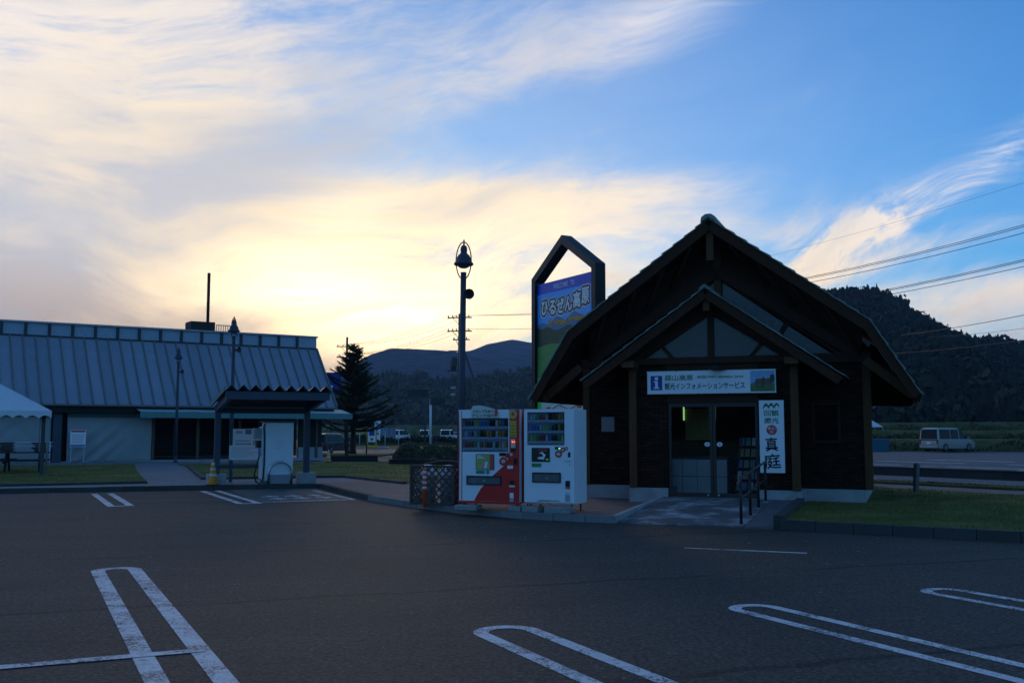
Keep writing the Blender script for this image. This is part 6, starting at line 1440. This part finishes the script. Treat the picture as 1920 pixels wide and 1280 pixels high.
# ================================================================ right side: post, fence, container, tent tip
q = G(1717, 926, 0.1); o = MB().box(-0.05, -0.05, 0, 0.05, 0.05, 0.74).add([(-0.05, -0.05, 0.74), (0.05, -0.05, 0.74), (0.05, 0.05, 0.74), (-0.05, 0.05, 0.74), (0, 0, 0.78)], [(0, 1, 4), (1, 2, 4), (2, 3, 4), (3, 0, 4)]).build('wooden_post', M('post_weathered', (0.13, 0.125, 0.12), 0.9, 0.3, 6)); o.location = (q.x, q.y, 0.1); o.rotation_euler = (R(2), R(3), 0.4); tag(o, 'weathered square post at the back edge of the right lawn', 'post')
q0 = G(1640, 838); wf = thing('white_fence', 'low white pipe fence beyond the second lot', 'fence', (q0.x, q0.y + 8, 0.5), R(-20))
for k in range(6): pbox('fence_post', M('fence_white', (0.62, 0.63, 0.62), 0.5), wf, k * 1.1 - 0.05, -0.05, 0, k * 1.1 + 0.05, 0.05, 1.0)
for z in (0.45, 0.9): pbox('fence_rail', M('fence_white', ()), wf, 0, -0.02, z, 6.0, 0.02, z + 0.06)
q = G(1650, 846); o = MB().box(-0.9, 0, 0, 0.75, 1.2, 0.95).box(-0.94, -0.04, 0.95, 0.79, 1.24, 1.02).build('blue_container', M('container_blue', (0.03, 0.11, 0.17), 0.6, 0.2, 3), bevel=0.02); o.location = (q.x, q.y, 0.0); tag(o, 'blue storage box at the edge of the second lot', 'container')
for k in range(5): pbox('container_rib', M('container_blue', ()), o, -0.8 + k * 0.34, -0.03, 0.05, -0.74 + k * 0.34, -0.001, 0.9)
q = P(1638, 797, 110); t = thing('small_tent', 'pale pointed tent top just right of the lodge corner', 'tent', (q.x - 0.6, q.y, 0), 0)
MB().add([(-1.2, -1.2, 2.1), (1.2, -1.2, 2.1), (1.2, 1.2, 2.1), (-1.2, 1.2, 2.1), (0, 0, 3.1)], [(0, 1, 4), (1, 2, 4), (2, 3, 4), (3, 0, 4), (3, 2, 1, 0)]).build('canopy', CAN, t)
for sx in (-1, 1):
    for sy in (-1, 1): MB().tube([(sx * 1.15, sy * 1.15, 0), (sx * 1.15, sy * 1.15, 2.1)], 0.03, 6).build('leg', INS, t)
# ================================================================ grass blades along the lawns, litter on the asphalt
def in_poly(x, y, poly):
    c = False; j = len(poly) - 1
    for i in range(len(poly)):
        xi, yi = poly[i]; xj, yj = poly[j]
        if (yi > y) != (yj > y) and x < (xj - xi) * (y - yi) / (yj - yi) + xi: c = not c
        j = i
    return c
def blades(label, poly, n, z, h0, h1, seed, xlim, ylim):
    rn = random.Random(seed); m = MB(); k = 0
    while k < n:
        x, y = rn.uniform(*xlim), rn.uniform(*ylim)
        if not in_poly(x, y, poly): continue
        if mnoise.noise((x * 1.3, y * 1.3, 0.0)) < rn.uniform(-0.6, 0.5): continue
        a = rn.uniform(0, 6.3); w = rn.uniform(0.004, 0.009); h = rn.uniform(h0, h1); lx, ly = rn.uniform(-.5, .5) * h, rn.uniform(-.5, .5) * h
        m.add([(x - w * math.cos(a), y - w * math.sin(a), z - 0.01), (x + w * math.cos(a), y + w * math.sin(a), z - 0.01), (x + lx, y + ly, z + h)], [(0, 1, 2)]); k += 1
    tag(m.build('grass', MATS['grass_blade'], None, normals=False), label, 'grass', kind='stuff')
mat_leaf('grass_blade', (0.06, 0.085, 0.018), (0.19, 0.16, 0.05), 0.9)
blades('short grass blades on the right lawn', lawn_r, 26000, 0.155, 0.02, 0.06, 2, (4.9, 16), (10, 29))
blades('short grass blades on the left lawns', lawn_l, 9000, 0.14, 0.03, 0.07, 3, (-25, -10), (22, 46))
blades('short grass blades on the lawn behind the shelter', lawn_m, 9000, 0.14, 0.03, 0.07, 9, (-16, 0), (29, 51))
rn = random.Random(12); m = MB()
for k in range(90):
    x, y = rn.uniform(-9, 8), rn.uniform(6, 22)
    if not in_poly(x, y, near): continue
    a = rn.uniform(0, 6.3); s = rn.uniform(0.012, 0.035); c, d = math.cos(a) * s, math.sin(a) * s
    m.add([(x - c, y - d, 0.006), (x + d * 0.5, y - c * 0.5, 0.012), (x + c, y + d, 0.007), (x - d * 0.5, y + c * 0.5, 0.014)], [(0, 1, 2, 3)])
tag(m.build('fallen_leaves', M('leaf_litter', (0.35, 0.32, 0.27), 0.8, 0.3, 3), None, normals=False), 'tiny pale leaves scattered over the asphalt', 'leaves', kind='stuff')
# ================================================================ evening haze
hme = MB().box(-2450, -310, -1.2, 2450, 3950, 262).mesh('haze'); ho = link('haze', hme); tag(ho, 'thin blue evening haze over the valley', 'haze', kind='stuff')
hmat = bpy.data.materials.new('haze'); hmat.use_nodes = True; nt = hmat.node_tree; nt.nodes.clear()
oo = nt.nodes.new('ShaderNodeOutputMaterial'); pv = nt.nodes.new('ShaderNodeVolumePrincipled'); pv.inputs['Color'].default_value = (0.40, 0.62, 1.0, 1); pv.inputs['Density'].default_value = 0.00017; pv.inputs['Anisotropy'].default_value = 0.0
nt.links.new(pv.outputs[0], oo.inputs['Volume']); hme.materials.append(hmat)
